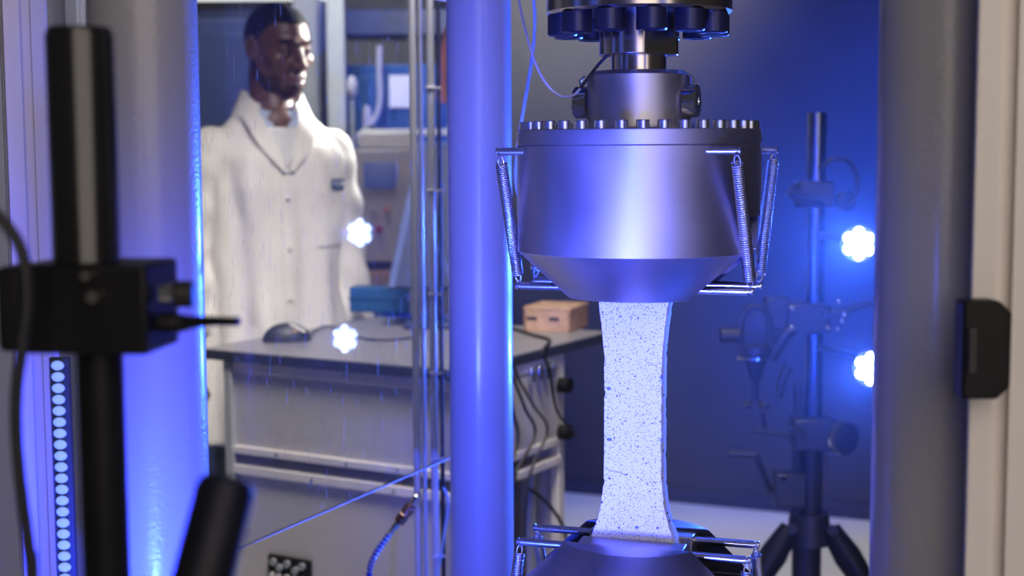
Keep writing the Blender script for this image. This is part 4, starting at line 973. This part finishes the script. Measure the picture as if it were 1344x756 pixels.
# things laid on the coat front, found by casting onto its loft
def front(x, z, off=0.):
    a = math.pi / 2
    best = None
    for k in range(60):
        q = R(20 + 140 * k / 59); cx_, cy_ = coat_r(q, z)
        if best is None or abs(cx_ - x) < best[0]: best = (abs(cx_ - x), cy_)
    return T3(x, best[1] + off, z)
def patchmesh(mb, outline, nz_, off, th):
    """outline(t) -> (x0, x1, z): strip lofted over the coat"""
    rows = []
    for k in range(nz_ + 1):
        x0, x1, z = outline(k / nz_)
        rows.append([[mb.bm.verts.new(front(x0 + (x1 - x0) * i / 6, z, off + o)) for i in range(7)] for o in (0, th)])
    for (a0, a1_), (b0, b1) in zip(rows, rows[1:]):
        for i in range(6):
            mb.bm.faces.new((a0[i], a0[i + 1], b0[i + 1], b0[i])); mb.bm.faces.new((a1_[i + 1], a1_[i], b1[i], b1[i + 1]))
        mb.bm.faces.new((a0[0], b0[0], b1[0], a1_[0])); mb.bm.faces.new((b0[6], a0[6], a1_[6], b1[6]))
    mb.bm.faces.new(rows[0][0] + rows[0][1][::-1]); mb.bm.faces.new(rows[-1][0][::-1] + rows[-1][1])
    return mb
za_, zb_ = 1.375, 1.478
patchmesh(MB(), lambda t: (-.002 - .047 * t, .002 + .047 * t, za_ + (zb_ - za_) * t), 16, .001, .007).build('shirt', M['shirt'], me_, angle=60)
for s_, nm in ((-1, 'lapel'), (1, 'lapel')):
    def f_(t, s_=s_):
        xi = .002 + .050 * t; wd_ = .012 + .036 * math.sin(min(1, t * 1.35) * math.pi * .62)
        a, b = s_ * xi, s_ * (xi + wd_); return (min(a, b), max(a, b), za_ - .01 + (zb_ + .045 - za_) * t)
    patchmesh(MB(), f_, 16, .006, .006).build(nm, M['coat'], me_, angle=60)
def ringstrip(mb, r0, z0, z1, a0, a1, rx, ry, th, cy, flare):
    n = 36; rows = []
    for k in range(n + 1):
        a = a0 + (a1 - a0) * k / n; c_, s_2 = math.cos(a), math.sin(a); zz0 = z0(a); zz1 = z1(a)
        rows.append([mb.bm.verts.new(T3((rx + d + f) * c_, (ry + d + f) * s_2 + cy, z)) for d, f, z in ((0, flare, zz0), (0, 0, zz1), (th, .004, zz1 + .002), (th, flare + .006, zz0))])
    for a, b in zip(rows, rows[1:]):
        for i in range(4): mb.bm.faces.new((a[i], a[(i + 1) % 4], b[(i + 1) % 4], b[i]))
    mb.bm.faces.new(rows[0]); mb.bm.faces.new(rows[-1][::-1]); return mb
ringstrip(MB(), 0, lambda a: 1.512 - .03 * max(0, math.sin(a)), lambda a: 1.575 - .048 * max(0, math.sin(a)) ** 1.0, R(90 + 38), R(90 - 38 + 360), .070, .066, .005, -.012, .026).build('coat_collar', M['coat'], me_, angle=60)
ringstrip(MB(), 0, lambda a: 1.500 - .03 * max(0, math.sin(a)), lambda a: 1.566 - .052 * max(0, math.sin(a)), R(90 + 14), R(90 - 14 + 360), .063, .062, .004, -.006, .014).build('shirt_collar', M['collar'], me_, angle=60)
patchmesh(MB(), lambda t: (.016, .019, .67 + (1.37 - .67) * t), 50, .002, .004).build('placket', M['coat'], me_, angle=60)
for z in (1.30, 1.17, 1.04, .91, .78):
    c_ = front(.002, z, .006); MB().cyl(c_, c_ + (T3(0, 1, 0) - T3(0, 0, 0)) * .0015, .006, seg=16).build('button', M['coat'], me_)
patchmesh(MB(), lambda t: (-.165, -.075, 1.17 + .14 * t), 14, .001, .004).build('breast_pocket', M['coat'], me_, angle=60)
patchmesh(MB(), lambda t: (.04, .17, .80 + .17 * t), 14, .001, .004).build('hip_pocket', M['coat'], me_, angle=60)
pt_ = patchmesh(MB(), lambda t: (-.172, -.118, 1.318 + .026 * t), 8, .007, .002).build('name_patch', M['patch'], me_, angle=60)
for i, (a, b, z0, z1) in enumerate(((-.167, -.160, 1.324, 1.338), (-.157, -.150, 1.324, 1.338), (-.147, -.140, 1.324, 1.338), (-.137, -.124, 1.333, 1.337), (-.137, -.124, 1.326, 1.329))):
    patchmesh(MB(), lambda t: (a, b, z0 + (z1 - z0) * t), 2, .0092, .0008).build('patch_mark', M['shirt'], pt_)
